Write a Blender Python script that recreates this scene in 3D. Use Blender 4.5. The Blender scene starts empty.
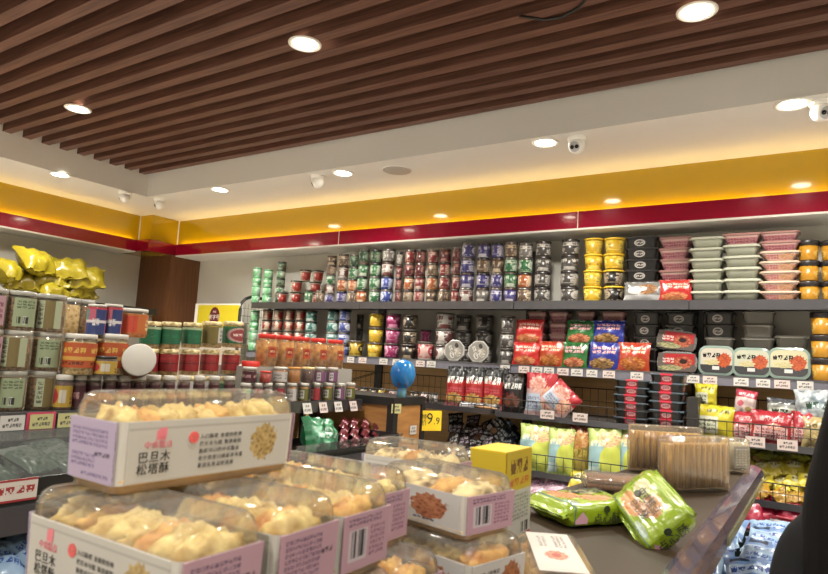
import bpy, math, random
from mathutils import Vector, Matrix, Euler, noise
PI = math.pi
SC = bpy.context.scene
COL = SC.collection
RND = random.Random(7)

# ------------------------------------------------------------------ camera geometry
FPX = 632.78
YAW, PIT, ROL = (math.radians(a) for a in (32.8676, 6.5264, 3.0569))
EYE = Vector((0, 0, 1.4))
_f = Vector((-math.sin(YAW)*math.cos(PIT), math.cos(YAW)*math.cos(PIT), math.sin(PIT)))
_r0 = Vector((math.cos(YAW), math.sin(YAW), 0)); _u0 = _r0.cross(_f)
_r = _r0*math.cos(ROL) + _u0*math.sin(ROL)
_u = -_r0*math.sin(ROL) + _u0*math.cos(ROL)

def sight(x, y): return _r*((x-414)/FPX) - _u*((y-287)/FPX) + _f
def on_x(x, y, X): d = sight(x, y); return EYE + d*((X-EYE.x)/d.x)
def on_y(x, y, Y): d = sight(x, y); return EYE + d*((Y-EYE.y)/d.y)
def on_z(x, y, Z): d = sight(x, y); return EYE + d*((Z-EYE.z)/d.z)
def dist(p): return (Vector(p)-EYE).dot(_f)

cam_d = bpy.data.cameras.new('camera'); cam = bpy.data.objects.new('camera', cam_d); COL.objects.link(cam)
cam.matrix_world = Matrix(((_r.x, _u.x, -_f.x, EYE.x), (_r.y, _u.y, -_f.y, EYE.y), (_r.z, _u.z, -_f.z, EYE.z), (0, 0, 0, 1)))
cam_d.sensor_width = 36; cam_d.lens = FPX/828*36; cam_d.clip_start = 0.02
cam_d.dof.use_dof = True; cam_d.dof.focus_distance = 3.9; cam_d.dof.aperture_fstop = 10.5
SC.camera = cam
SC.view_settings.view_transform = 'Standard'; SC.view_settings.look = 'None'; SC.view_settings.gamma = 1; SC.view_settings.use_curve_mapping = False
SC.view_settings.exposure = .0
SC.cycles.transparent_max_bounces = 24; SC.cycles.max_bounces = 8

# ------------------------------------------------------------------ materials
def lin(c):
    if isinstance(c, str):
        c = c.lstrip('#'); c = [int(c[i:i+2], 16)/255 for i in (0, 2, 4)]
        return tuple((x/12.92 if x <= .04045 else ((x+.055)/1.055)**2.4) for x in c) + (1,)
    return tuple(c) + (1,)
MATS = {}
class NT:
    def __init__(s, name):
        s.m = bpy.data.materials.new(name); s.m.use_nodes = True
        s.t = s.m.node_tree; s.t.nodes.clear()
        s.out = s.n('ShaderNodeOutputMaterial')
    def n(s, kind, **kw):
        nd = s.t.nodes.new(kind)
        for k, v in kw.items(): setattr(nd, k, v)
        return nd
    def l(s, a, b): s.t.links.new(a, b)
    def math(s, op, a, b=None, c=None):
        nd = s.n('ShaderNodeMath', operation=op)
        for i, x in enumerate((a, b, c)):
            if x is None: continue
            if isinstance(x, (int, float)): nd.inputs[i].default_value = x
            else: s.l(x, nd.inputs[i])
        return nd.outputs[0]
    def mix(s, f, a, b):
        nd = s.n('ShaderNodeMix', data_type='RGBA')
        for i, x in ((0, f), (6, a), (7, b)):
            if isinstance(x, bpy.types.NodeSocket): s.l(x, nd.inputs[i])
            elif i == 0: nd.inputs[i].default_value = x
            else: nd.inputs[i].default_value = x
        return nd.outputs[2]
    def bsdf(s, color, rough=.4, metal=0, spec=.5, coat=0, emis=None, es=0):
        b = s.n('ShaderNodeBsdfPrincipled')
        if isinstance(color, bpy.types.NodeSocket): s.l(color, b.inputs['Base Color'])
        else: b.inputs['Base Color'].default_value = color
        b.inputs['Roughness'].default_value = rough; b.inputs['Metallic'].default_value = metal
        b.inputs['Specular IOR Level'].default_value = spec; b.inputs['Coat Weight'].default_value = coat
        if emis: b.inputs['Emission Color'].default_value = emis; b.inputs['Emission Strength'].default_value = es
        s.l(b.outputs[0], s.out.inputs[0]); return b
    def noise(s, scale, detail=2, vec=None, typ='noise'):
        if typ == 'noise':
            nd = s.n('ShaderNodeTexNoise'); nd.inputs['Scale'].default_value = scale; nd.inputs['Detail'].default_value = detail
        else:
            nd = s.n('ShaderNodeTexVoronoi'); nd.inputs['Scale'].default_value = scale
        if vec is not None: s.l(vec, nd.inputs['Vector'])
        return nd
    def bump(s, b, h, strength=.3, dist=.002):
        nd = s.n('ShaderNodeBump'); nd.inputs['Strength'].default_value = strength; nd.inputs['Distance'].default_value = dist
        s.l(h, nd.inputs['Height']); s.l(nd.outputs[0], b.inputs['Normal'])

def plain(name, c, rough=.45, metal=0, coat=0, spec=.5, vary=0):
    if name in MATS: return MATS[name]
    t = NT(name)
    col = lin(c)
    if vary:
        tc = t.n('ShaderNodeTexCoord'); nz = t.noise(vary, 3, tc.outputs['Object'])
        d = tuple(x*.78 for x in col[:3]) + (1,)
        col = t.mix(nz.outputs[0], d, col)
    t.bsdf(col, rough, metal, spec, coat)
    MATS[name] = t.m; return t.m
def emit(name, c, s):
    if name in MATS: return MATS[name]
    t = NT(name); e = t.n('ShaderNodeEmission'); e.inputs[0].default_value = lin(c); e.inputs[1].default_value = s
    t.l(e.outputs[0], t.out.inputs[0]); MATS[name] = t.m; return t.m
def clear(name, c='#f4f2ec', rough=.06, amount=.12, wob=0, gloss=.55):
    """thin transparent plastic film: see-through with a fresnel gloss"""
    if name in MATS: return MATS[name]
    t = NT(name)
    tr = t.n('ShaderNodeBsdfTransparent'); tr.inputs[0].default_value = lin(c)
    gl = t.n('ShaderNodeBsdfGlossy'); gl.inputs['Roughness'].default_value = rough; gl.inputs[0].default_value = (.9, .9, .9, 1)
    lw = t.n('ShaderNodeLayerWeight'); lw.inputs[0].default_value = .35
    f = t.math('MULTIPLY_ADD', lw.outputs['Fresnel'], gloss, amount*.35)
    df = t.n('ShaderNodeBsdfDiffuse'); df.inputs[0].default_value = lin(c)
    m1 = t.n('ShaderNodeMixShader'); m1.inputs[0].default_value = amount
    t.l(tr.outputs[0], m1.inputs[1]); t.l(df.outputs[0], m1.inputs[2])
    m2 = t.n('ShaderNodeMixShader'); t.l(f, m2.inputs[0]); t.l(m1.outputs[0], m2.inputs[1]); t.l(gl.outputs[0], m2.inputs[2])
    if wob:
        tc = t.n('ShaderNodeTexCoord'); nz = t.noise(wob, 2, tc.outputs['Object'])
        bp = t.n('ShaderNodeBump'); bp.inputs['Strength'].default_value = .6; bp.inputs['Distance'].default_value = .004
        t.l(nz.outputs[0], bp.inputs['Height']); t.l(bp.outputs[0], gl.inputs['Normal'])
    t.l(m2.outputs[0], t.out.inputs[0]); MATS[name] = t.m; return t.m
def grain(name, c1, c2, scale=20, rough=.6, typ='voronoi', stretch=(1, 1, 1), bump=.5, bd=.004, coat=0, spec=.5):
    """lumpy or grainy two-tone material (nuts, pastry, wood)"""
    if name in MATS: return MATS[name]
    t = NT(name); tc = t.n('ShaderNodeTexCoord'); mp = t.n('ShaderNodeMapping'); mp.inputs['Scale'].default_value = stretch
    t.l(tc.outputs['Object'], mp.inputs[0])
    nz = t.noise(scale, 4, mp.outputs[0], typ)
    fac = nz.outputs['Distance'] if typ == 'voronoi' else nz.outputs[0]
    rp = t.n('ShaderNodeMapRange'); t.l(fac, rp.inputs[0])
    rp.inputs[1].default_value, rp.inputs[2].default_value = ((.1, .75) if typ == 'voronoi' else (.3, .7))
    col = t.mix(rp.outputs[0], lin(c1), lin(c2))
    b = t.bsdf(col, rough, coat=coat, spec=spec)
    if bump: t.bump(b, fac, bump, bd)
    MATS[name] = t.m; return t.m

def dyed(c):
    r = lin(c); g = sum(r[:3])/3
    return tuple(.66*(.93*x+.07*g)**1.18 for x in r[:3]) + (1,)
def design(name, base, shapes=(), rough=.35, rep=1, coat=0, bump=0, metal=0):
    """printed packaging: flat shapes composited in the part's own print coordinates (its UV)
    R rect (x0,y0,x1,y1,c) | E ellipse (cx,cy,rx,ry,c) | T rows of lettering (x0,y0,x1,y1,c,cols,rows) | F food picture (cx,cy,rx,ry,c1,c2,scale) | B barcode (x0,y0,x1,y1,c,bars)"""
    if name in MATS: return MATS[name]
    t = NT(name); uv = t.n('ShaderNodeUVMap').outputs[0]
    sx = t.n('ShaderNodeSeparateXYZ'); t.l(uv, sx.inputs[0])
    u, v = sx.outputs[0], sx.outputs[1]
    if rep != 1: u = t.math('FRACT', t.math('MULTIPLY', u, rep))
    cb = t.n('ShaderNodeCombineXYZ'); t.l(u, cb.inputs[0]); t.l(v, cb.inputs[1]); P = cb.outputs[0]
    def local(cx, cy, rx, ry):
        a = t.n('ShaderNodeVectorMath', operation='SUBTRACT'); t.l(P, a.inputs[0]); a.inputs[1].default_value = (cx, cy, 0)
        b = t.n('ShaderNodeVectorMath', operation='DIVIDE'); t.l(a.outputs[0], b.inputs[0]); b.inputs[1].default_value = (rx, ry, 1)
        return b.outputs[0]
    def rect(x0, y0, x1, y1):
        q = local((x0+x1)/2, (y0+y1)/2, abs(x1-x0)/2, abs(y1-y0)/2)
        ab = t.n('ShaderNodeVectorMath', operation='ABSOLUTE'); t.l(q, ab.inputs[0])
        s = t.n('ShaderNodeSeparateXYZ'); t.l(ab.outputs[0], s.inputs[0])
        return q, t.math('LESS_THAN', t.math('MAXIMUM', s.outputs[0], s.outputs[1]), 1.0)
    def ell(cx, cy, rx, ry):
        q = local(cx, cy, rx, ry)
        ln = t.n('ShaderNodeVectorMath', operation='LENGTH'); t.l(q, ln.inputs[0])
        return q, ln.outputs['Value']
    col = dyed(base)
    for s in shapes:
        k = s[0]
        if k == 'R':
            _, m = rect(*s[1:5]); col = t.mix(m, col, dyed(s[5]))
        elif k == 'E':
            _, d = ell(*s[1:5]); col = t.mix(t.math('LESS_THAN', d, 1.0), col, dyed(s[5]))
        elif k == 'F':
            q, d = ell(*s[1:5])
            nz = t.noise(s[7], 0, q, 'voronoi'); n2 = t.noise(3, 2, q)
            m = t.math('LESS_THAN', t.math('ADD', d, t.math('MULTIPLY_ADD', n2.outputs[0], .8, -.4)), .95)
            fc = t.mix(t.math('MULTIPLY', nz.outputs['Distance'], 1.3), dyed(s[5]), dyed(s[6]))
            col = t.mix(m, col, fc)
        elif k == 'T':
            q, m = rect(*s[1:5])
            sc = t.n('ShaderNodeVectorMath', operation='MULTIPLY'); t.l(q, sc.inputs[0]); sc.inputs[1].default_value = (s[6]/2, s[7]/2, 1)
            of = t.n('ShaderNodeVectorMath', operation='ADD'); t.l(sc.outputs[0], of.inputs[0]); of.inputs[1].default_value = (s[6]/2, s[7]/2, 0)
            fr = t.n('ShaderNodeVectorMath', operation='FRACTION'); t.l(of.outputs[0], fr.inputs[0])
            sp = t.n('ShaderNodeSeparateXYZ'); t.l(fr.outputs[0], sp.inputs[0])
            gap = t.math('MULTIPLY', t.math('LESS_THAN', t.math('ABSOLUTE', t.math('SUBTRACT', sp.outputs[0], .5)), .42),
                         t.math('LESS_THAN', t.math('ABSOLUTE', t.math('SUBTRACT', sp.outputs[1], .5)), .36))
            s4 = t.n('ShaderNodeVectorMath', operation='SCALE'); t.l(of.outputs[0], s4.inputs[0]); s4.inputs['Scale'].default_value = 6
            fl = t.n('ShaderNodeVectorMath', operation='FLOOR'); t.l(s4.outputs[0], fl.inputs[0])
            wn = t.n('ShaderNodeTexWhiteNoise'); wn.noise_dimensions = '2D'; t.l(fl.outputs[0], wn.inputs[0])
            on = t.math('GREATER_THAN', wn.outputs[0], .38)
            col = t.mix(t.math('MULTIPLY', t.math('MULTIPLY', gap, on), m), col, dyed(s[5]))
        elif k == 'B':
            q, m = rect(*s[1:5])
            xx = t.n('ShaderNodeSeparateXYZ'); t.l(q, xx.inputs[0])
            wn = t.n('ShaderNodeTexWhiteNoise'); wn.noise_dimensions = '1D'
            t.l(t.math('FLOOR', t.math('MULTIPLY', xx.outputs[0], s[6]/2)), wn.inputs['W'])
            col = t.mix(t.math('MULTIPLY', t.math('GREATER_THAN', wn.outputs[0], .5), m), col, dyed(s[5]))
    b = t.bsdf(col, rough, coat=coat, metal=metal)
    if bump:
        tc = t.n('ShaderNodeTexCoord'); nz = t.noise(bump, 3, tc.outputs['Object']); t.bump(b, nz.outputs[0], .5, .006)
    MATS[name] = t.m; return t.m

# ------------------------------------------------------------------ mesh building
class MB:
    def __init__(s): s.v, s.f, s.uv, s.mi, s.sm = [], [], [], [], []
    def add(s, vs, fs, uvs=None, mi=0, smooth=False):
        o = len(s.v); s.v += [tuple(v) for v in vs]
        for i, f in enumerate(fs):
            s.f.append([a+o for a in f]); s.mi.append(mi); s.sm.append(smooth)
            s.uv.append(uvs[i] if uvs else [(0, 0)]*len(f))
        return s
    def box(s, x0, x1, y0, y1, z0, z1, mi=0, mat=None):
        v = [Vector((x, y, z)) for x in (x0, x1) for y in (y0, y1) for z in (z0, z1)]
        if mat is not None: v = [mat @ p for p in v]
        q = [(0, 0), (1, 0), (1, 1), (0, 1)]
        s.add(v, [(0, 4, 5, 1), (6, 2, 3, 7), (2, 0, 1, 3), (4, 6, 7, 5), (1, 5, 7, 3), (2, 6, 4, 0)], [q]*6, mi); return s
    def lathe(s, prof, n=20, mi=0, smooth=True, arc=(0, 1), caps=True, mat=None):
        full = arc == (0, 1); k = n if full else n+1
        L = [0]
        for a, b in zip(prof, prof[1:]): L.append(L[-1]+math.hypot(a[0]-b[0], a[1]-b[1]))
        T = L[-1] or 1
        vs = []
        for (r, z) in prof:
            for i in range(k):
                a = (arc[0]+(arc[1]-arc[0])*i/n)*2*PI + PI/2      # u=.5 faces -Y
                p = Vector((r*math.cos(a), r*math.sin(a), z)); vs.append(mat @ p if mat is not None else p)
        fs, us = [], []
        for j in range(len(prof)-1):
            for i in range(n):
                i2 = (i+1) % k if full else i+1
                fs.append((j*k+i, j*k+i2, (j+1)*k+i2, (j+1)*k+i))
                a, b = i/n, (i+1)/n; v0, v1 = L[j]/T, L[j+1]/T
                us.append([(a, v0), (b, v0), (b, v1), (a, v1)])
        if caps and full:
            m = len(prof)-1
            fs.append(tuple(reversed(range(k)))); us.append([(.5+.5*math.cos(2*PI*i/k), .5+.5*math.sin(2*PI*i/k)) for i in reversed(range(k))])
            fs.append(tuple(range(m*k, m*k+k))); us.append([(.5+.5*math.cos(2*PI*i/k), .5+.5*math.sin(2*PI*i/k)) for i in range(k)])
        s.add(vs, fs, us, mi, smooth); return s
    def loft(s, rings, mi=0, smooth=False, caps=(True, True), capmi=None, seg=4, mat=None):
        """rings: (half x, half y, corner radius, z); side UV u along the perimeter side, v by height"""
        pts = []; k = 4*(seg+1)
        z0, z1 = rings[0][3], rings[-1][3]
        for hx, hy, r, z in rings:
            r = min(r, hx*.999, hy*.999)
            for q, (sx, sy) in enumerate(((-1, -1), (1, -1), (1, 1), (-1, 1))):
                for i in range(seg+1):
                    a = PI + q*PI/2 + (PI/2)*i/seg
                    p = Vector((sx*(hx-r)+r*math.cos(a), sy*(hy-r)+r*math.sin(a), z)); pts.append(mat @ p if mat is not None else p)
        fs, us, ms = [], [], []
        hx, hy = rings[0][0], rings[0][1]
        def uv(i, j, side):
            rx, ry = max(r[0] for r in rings), max(r[1] for r in rings)
            R = rings[j]; r = min(R[2], R[0]*.999, R[1]*.999); q, ii = divmod(i % k, seg+1)
            sx, sy = ((-1, -1), (1, -1), (1, 1), (-1, 1))[q]; a = PI+q*PI/2+(PI/2)*ii/seg
            x = sx*(R[0]-r)+r*math.cos(a); y = sy*(R[1]-r)+r*math.sin(a)
            v = (R[3]-z0)/((z1-z0) or 1)
            if side == 0: return (.5+x/(2*rx), v)
            if side == 1: return (.5+y/(2*ry), v)
            if side == 2: return (.5-x/(2*rx), v)
            return (.5-y/(2*ry), v)
        for j in range(len(rings)-1):
            for i in range(k):
                i2 = (i+1) % k
                side = ((i + seg//2 + 1)//(seg+1) - 1) % 4 if True else 0
                # straight runs start at the last vertex of each corner
                fs.append((j*k+i, j*k+i2, (j+1)*k+i2, (j+1)*k+i))
                us.append([uv(i, j, side), uv(i2, j, side), uv(i2, j+1, side), uv(i, j+1, side)])
        s.add(pts, fs, us, mi, smooth)
        o = len(s.v)-len(pts); m = len(rings)-1
        def capuv(j): return [(.5+(pts[j*k+i].x if mat is None else 0)/(2*rings[j][0]), .5+(pts[j*k+i].y if mat is None else 0)/(2*rings[j][1])) for i in range(k)]
        if caps[0]:
            s.f.append([o+i for i in reversed(range(k))]); s.mi.append(mi); s.sm.append(False); s.uv.append(list(reversed(capuv(0))))
        if caps[1]:
            s.f.append([o+m*k+i for i in range(k)]); s.mi.append(mi if capmi is None else capmi); s.sm.append(False); s.uv.append(capuv(m))
        return s
    def tube(s, path, r, n=6, mi=0, closed=False):
        path = [Vector(p) for p in path]; vs = []; m = len(path)
        for i, p in enumerate(path):
            a = path[i-1] if (i or closed) else p; b = path[(i+1) % m] if (i < m-1 or closed) else p
            d = (b-a).normalized()
            up = Vector((0, 0, 1)) if abs(d.z) < .9 else Vector((1, 0, 0))
            e1 = d.cross(up).normalized(); e2 = d.cross(e1)
            rr = r[i] if isinstance(r, (list, tuple)) else r
            vs += [p+e1*rr*math.cos(2*PI*k/n)+e2*rr*math.sin(2*PI*k/n) for k in range(n)]
        fs = []
        for i in range(m if closed else m-1):
            j = (i+1) % m
            fs += [(i*n+k, i*n+(k+1) % n, j*n+(k+1) % n, j*n+k) for k in range(n)]
        if not closed: fs += [tuple(range(n)), tuple(reversed(range((m-1)*n, m*n)))]
        s.add(vs, fs, None, mi, n > 4); return s
    def blob(s, c, rad, seed=0, amp=.18, fr=2.2, nu=14, nv=9, mi=0, mat=None, flat=-1):
        vs, fs = [], []
        for j in range(nv+1):
            th = PI*j/nv
            for i in range(nu):
                a = 2*PI*i/nu
                d = Vector((math.sin(th)*math.cos(a), math.sin(th)*math.sin(a), math.cos(th)))
                k = 1+amp*noise.noise(d*fr+Vector((seed*3.1, seed*1.7, seed)))*1.6
                p = Vector((d.x*rad[0]*k, d.y*rad[1]*k, max(d.z, flat)*rad[2]*k))
                if mat is not None: p = mat @ p
                vs.append(p+Vector(c))
        for j in range(nv):
            for i in range(nu):
                i2 = (i+1) % nu
                fs.append((j*nu+i, (j+1)*nu+i, (j+1)*nu+i2, j*nu+i2))
        s.add(vs, fs, None, mi, True); return s
    def pillow(s, w, h, t, seed=0, nx=14, ny=16, mi=0, seal=.1, wr=1.0):
        """inflated bag standing on its lower edge in the XZ plane, print facing -Y"""
        for side in (-1, 1):
            vs = []; us = []
            for j in range(ny+1):
                tt = 2*j/ny-1
                e = max(0, 1-(abs(tt)/(1-seal))**2.6) if abs(tt) < 1-seal else 0
                for i in range(nx+1):
                    ss = 2*i/nx-1
                    g = max(0, 1-abs(ss)**2.4)
                    pr = (g**.55)*(e**.5)
                    nz = noise.noise(Vector((ss*2.2+seed*5.3, tt*2.2-seed*2.1, side*3)))*.55
                    crk = noise.noise(Vector((ss*7+seed, tt*2.5, side+seed)))*.22*(1-e*.6)
                    y = side*t/2*pr*(1+(nz+crk)*.7*wr) + .12*t*(1-e)*math.sin(ss*9+seed)*(1 if abs(tt) > .6 else 0)*wr
                    x = ss*w/2*(1-.07*(e**.5)*(abs(ss)))*(1+.03*noise.noise(Vector((tt*3, seed, ss)))*wr)
                    z = (tt+1)/2*h + .02*h*noise.noise(Vector((ss*2, seed*2, tt)))*wr
                    vs.append((x, y+side*.0003, z)); us.append((i/nx, j/ny))
            fs, uu = [], []
            for j in range(ny):
                for i in range(nx):
                    q = [j*(nx+1)+i, j*(nx+1)+i+1, (j+1)*(nx+1)+i+1, (j+1)*(nx+1)+i]
                    if side == 1: q.reverse()
                    fs.append(q); uu.append([((1-us[a][0]) if side == 1 else us[a][0], us[a][1]) for a in q])
            s.add(vs, fs, uu, mi, True)
        return s
    def build(s, name, mats, parent=None, loc=None, rot=None):
        me = bpy.data.meshes.new(name); me.from_pydata(s.v, [], s.f)
        for m in (mats if isinstance(mats, (list, tuple)) else [mats]): me.materials.append(m)
        ul = me.uv_layers.new(name='UVMap'); d = []
        for f in s.uv:
            for a in f: d += a
        ul.data.foreach_set('uv', d)
        me.polygons.foreach_set('material_index', s.mi); me.polygons.foreach_set('use_smooth', s.sm); me.update()
        o = bpy.data.objects.new(name, me); COL.objects.link(o)
        if parent: o.parent = parent
        if loc is not None: o.location = loc
        if rot is not None: o.rotation_euler = rot
        return o

def tag(o, label=None, cat=None, group=None, kind=None):
    if label: o['label'] = label
    if cat: o['category'] = cat
    if group: o['group'] = group
    if kind: o['kind'] = kind
    return o
def empty(name, loc=(0, 0, 0), rz=0):
    o = bpy.data.objects.new(name, None); o.empty_display_size = .05; COL.objects.link(o); o.location = loc; o.rotation_euler = (0, 0, rz); return o
def struct(o): o['kind'] = 'structure'; return o
def dup(o, parent=None):
    c = o.copy(); COL.objects.link(c)
    if parent: c.parent = parent; c.matrix_parent_inverse = o.matrix_parent_inverse.copy()
    for ch in list(o.children): dup(ch, c)
    return c
CACHE = {}
def put(key, maker, loc, rot, label, cat, group=None):
    """first use builds the thing, later uses copy it with all its parts"""
    r = dup(CACHE[key]) if key in CACHE else maker()
    CACHE.setdefault(key, r)
    r.location = loc
    r.rotation_euler = rot if isinstance(rot, (tuple, list, Euler)) else (0, 0, rot)
    for k in ('label', 'category', 'group'):
        if k in r: del r[k]
    return tag(r, label, cat, group)
def lettering(name, body, size, mat, parent, loc, rot, align='CENTER', ls=1.0, ext=.0002, sc=1.0):
    cu = bpy.data.curves.new(name, 'FONT'); cu.body = body; cu.size = size; cu.align_x = align; cu.align_y = 'CENTER'; cu.extrude = ext; cu.space_line = ls
    cu.resolution_u = 2; cu.space_character = sc
    to = bpy.data.objects.new(name, cu); COL.objects.link(to)
    dg = bpy.context.evaluated_depsgraph_get(); me = bpy.data.meshes.new_from_object(to.evaluated_get(dg)); me.name = name
    bpy.data.objects.remove(to); me.materials.clear(); me.materials.append(mat)
    o = bpy.data.objects.new(name, me); COL.objects.link(o); o.parent = parent; o.location = loc; o.rotation_euler = rot
    return o
ORD = ['bottom', 'second from bottom', 'third from bottom', 'fourth from bottom', 'fifth from bottom', 'sixth from bottom', 'seventh from bottom', 'eighth from bottom']
NTH = ['first', 'second', 'third', 'fourth', 'fifth', 'sixth', 'seventh', 'eighth', 'ninth', 'tenth', 'eleventh', 'twelfth', 'thirteenth', 'fourteenth', 'fifteenth',
       'sixteenth', 'seventeenth', 'eighteenth', 'nineteenth', 'twentieth', 'twenty-first', 'twenty-second', 'twenty-third', 'twenty-fourth', 'twenty-fifth', 'twenty-sixth', 'twenty-seventh']
def lvl(i, n):
    if n == 1: return ''
    return 'top' if i == n-1 else ORD[i]

# ------------------------------------------------------------------ the room
WALL = plain('wall_paint', '#cdcbc2', .7, vary=1.5)
CEIL = plain('ceiling_paint', '#d6d3cd', .75)
SLAB = plain('dark_slab', '#2a2420', .9)
FLOOR = plain('floor_tile', '#e4e0d8', .3)
YEL = plain('yellow_panel', '#b0900f', .10, coat=.4, spec=.6)
MAR = plain('maroon_panel', '#8a0f2a', .12, coat=.4, spec=.6)
TRIMW = plain('white_trim', '#e4e0d8', .4)
SLATM = grain('slat_wood', '#4a2d23', '#6e493a', 6, .55, 'noise', (.6, 14, 14), .1)
COLW = grain('column_wood', '#5a381f', '#6d4526', 5, .5, 'noise', (9, 9, .7), .1)
BLACK = plain('black_metal', '#1d1c1b', .45)
DGREY = plain('dark_grey_metal', '#3c3a39', .5)
GREY = plain('grey_metal', '#8f8f94', .35, .6)
WHITE = plain('white_plastic', '#ebe9e4', .35)
PINE = grain('pine_backboard', '#d2a468', '#e0b67c', 5, .5, 'noise', (1, 1, 9), .05)

Z_SOF, Z_MID, Z_BOT, Z_SLAT, Z_TOP = 2.649, 2.400, 2.291, 2.83, 3.05
Y_FAS, X_FAS, Y_SOF, X_SOF = 3.95, -5.57, 3.167, -4.79
XR, YN = 3.2, -3.2
def slabbox(name, x0, x1, y0, y1, z0, z1, m, parent=None): return MB().box(x0, x1, y0, y1, z0, z1).build(name, m, parent)
struct(slabbox('floor', -5.9, XR, YN, 4.3, -.1, 0, FLOOR))
struct(slabbox('wall_back', -5.9, XR, 4.2, 4.3, 0, Z_TOP, WALL))
struct(slabbox('wall_left', -5.92, -5.82, YN, 4.2, 0, Z_TOP, WALL))
struct(slabbox('wall_right', XR, XR+.1, YN, 4.3, 0, Z_TOP, WALL))
struct(slabbox('wall_front', -5.9, XR, YN-.1, YN, 0, Z_TOP, WALL))
struct(slabbox('ceiling', -5.9, XR, YN, 4.3, Z_TOP, Z_TOP+.1, SLAB))
struct(slabbox('trim_1', X_SOF, XR, Y_SOF, 4.2, Z_SOF, Z_TOP, CEIL))            # dropped border along the back
struct(slabbox('trim_2', -5.82, X_SOF, YN, 4.2, Z_SOF, Z_TOP, CEIL))            # dropped border along the left
# fascia boxes over the shelving
def fascia(n, x0, x1, y0, y1):
    struct(slabbox('trim_%d' % n, x0, x1, y0, y1, Z_BOT, Z_SOF, YEL))
    m = MB()
    if n == 5:
        m.box(x1, x1+.05, y0, y1-.05, Z_BOT, Z_MID-.022); m.box(x1+.044, x1+.05, y0, y1-.05, Z_MID-.022, Z_MID)
    elif n == 7:
        m.box(x0, x1+.05, y0-.05, y0, Z_BOT, Z_MID); m.box(x1, x1+.05, y0, Y_FAS-.05, Z_BOT, Z_MID)
    else:
        m.box(x0, x1, y0-.05, y0, Z_BOT, Z_MID-.022); m.box(x0, x1, y0-.05, y0-.044, Z_MID-.022, Z_MID)
    struct(m.build('trim_%d' % (n+1), MAR))
fascia(3, -5.387, XR, Y_FAS, 4.2)
fascia(5, -5.82, X_FAS, YN, 3.647)
fascia(7, -5.82, -5.387, 3.647, 4.2)
for n, (x, y, ax) in enumerate(((X_FAS, 3.640, 0), (-5.384, 3.943, 1)), 9):
    struct(slabbox('trim_%d' % n, x-.004, x+.006, y-.004, y+.006, Z_BOT, Z_SOF, TRIMW))
for n, px in enumerate((339, 577.5), 11):
    p = on_y(px, 235, Y_FAS-.05); struct(slabbox('trim_%d' % n, p.x-.002, p.x+.002, Y_FAS-.0515, Y_FAS-.05, Z_BOT, Z_MID, TRIMW))
struct(slabbox('column', -5.82, -5.33, 3.85, 4.2, 0, Z_BOT, COLW))
struct(slabbox('trim_13', -5.387, XR, Y_FAS-.05, 4.2, Z_BOT-.012, Z_BOT-.0005, CEIL)); struct(slabbox('trim_14', -5.82, X_FAS+.05, YN, 3.59, Z_BOT-.012, Z_BOT-.0005, CEIL))
# slatted ceiling
sl = empty('slat_ceiling'); struct(sl)
y = 3.125; i = 0
while y > YN+.2:
    sb = MB().box(-4.785, XR, y-.056, y, Z_SLAT, Z_SLAT+.105); sb.build('slat', SLATM, sl); y -= .1325; i += 1
for yy in (2.95, 1.2, -.6, -2.4): pass
for xx in (-4.0, -2.4, -.8, .8, 2.4): slabbox('hanger_rail', xx-.02, xx+.02, YN+.1, Y_SOF-.02, Z_SLAT+.105, Z_TOP, SLAB, sl)

# ------------------------------------------------------------------ lamps
LENS = emit('lamp_lens', '#fff4dc', 26)
def downlight(x, y, z, label, watts=17, tiltz=0):
    def mk():
        r = empty('downlight')
        MB().lathe([(.072, -.006), (.078, -.003), (.078, 0), (.058, 0), (.052, -.003), (.072, -.006)], 28, caps=False).build('trim_ring', TRIMW, r)
        MB().lathe([(.001, -.0042), (.054, -.0042), (.054, -.001), (.001, -.001)], 28, caps=False).build('lens', LENS, r)
        return r
    r = put('downlight', mk, (x, y, z), 0, label, 'downlight', 'recessed downlights')
    ld = bpy.data.lights.new('downlight_beam', 'SPOT'); ld.energy = watts*6; ld.spot_size = math.radians(150); ld.spot_blend = .8; ld.shadow_soft_size = .05; ld.color = (1, .94, .84)
    lo = bpy.data.objects.new('downlight_beam', ld); COL.objects.link(lo); lo.location = (x, y, z-.03)
for (px, py), d in {(60, 174.5): 'round downlight over the left wall, nearest the photo edge', (220, 189.5): 'round downlight in the white border nearest the room corner',
                    (343, 173): 'round downlight in the white border beside the dome camera', (545, 142.5): 'round downlight in the white border left of a twin-lens camera',
                    (793, 104): 'round downlight at the far right of the white border'}.items():
    p = on_z(px, py, Z_SOF); downlight(p.x, p.y, Z_SOF, d)
for x in (1.2, 2.5): downlight(x, 3.3, Z_SOF, 'downlight in the white border beyond the right of the view, %s' % ('nearer', 'farther')[x > 2])
for y in (.9, -.7, -2.3): downlight(-4.95, y, Z_SOF, 'downlight over the left wall behind the view, %s' % ('nearest', 'second', 'farthest')[0 if y > 0 else 1 if y > -1 else 2])
for (px, py), d in {(305, 43.5): 'bright downlight among the wooden slats at upper centre', (78, 108.5): 'downlight among the wooden slats at the left', (697, 11): 'downlight among the wooden slats at the upper right'}.items():
    p = on_z(px, py, Z_SLAT); downlight(p.x, p.y, Z_SLAT-.001, d, 20)
for x in (-3.8, -2.0, -.3, 1.4): 
    for y in (.45, -1.1, -2.6): downlight(x, y, Z_SLAT-.001, 'slat-ceiling downlight behind the view, %s row, %s column' % (NTH[[.45, -1.1, -2.6].index(y)], NTH[[-3.8, -2.0, -.3, 1.4].index(x)]), 20)
downlight(1.4, 2.2, Z_SLAT-.001, 'downlight among the wooden slats beyond the right of the view', 20)
w = bpy.data.worlds.new('World'); SC.world = w; w.use_nodes = True
w.node_tree.nodes['Background'].inputs[0].default_value = (.9, .85, .8, 1); w.node_tree.nodes['Background'].inputs[1].default_value = .05

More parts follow.
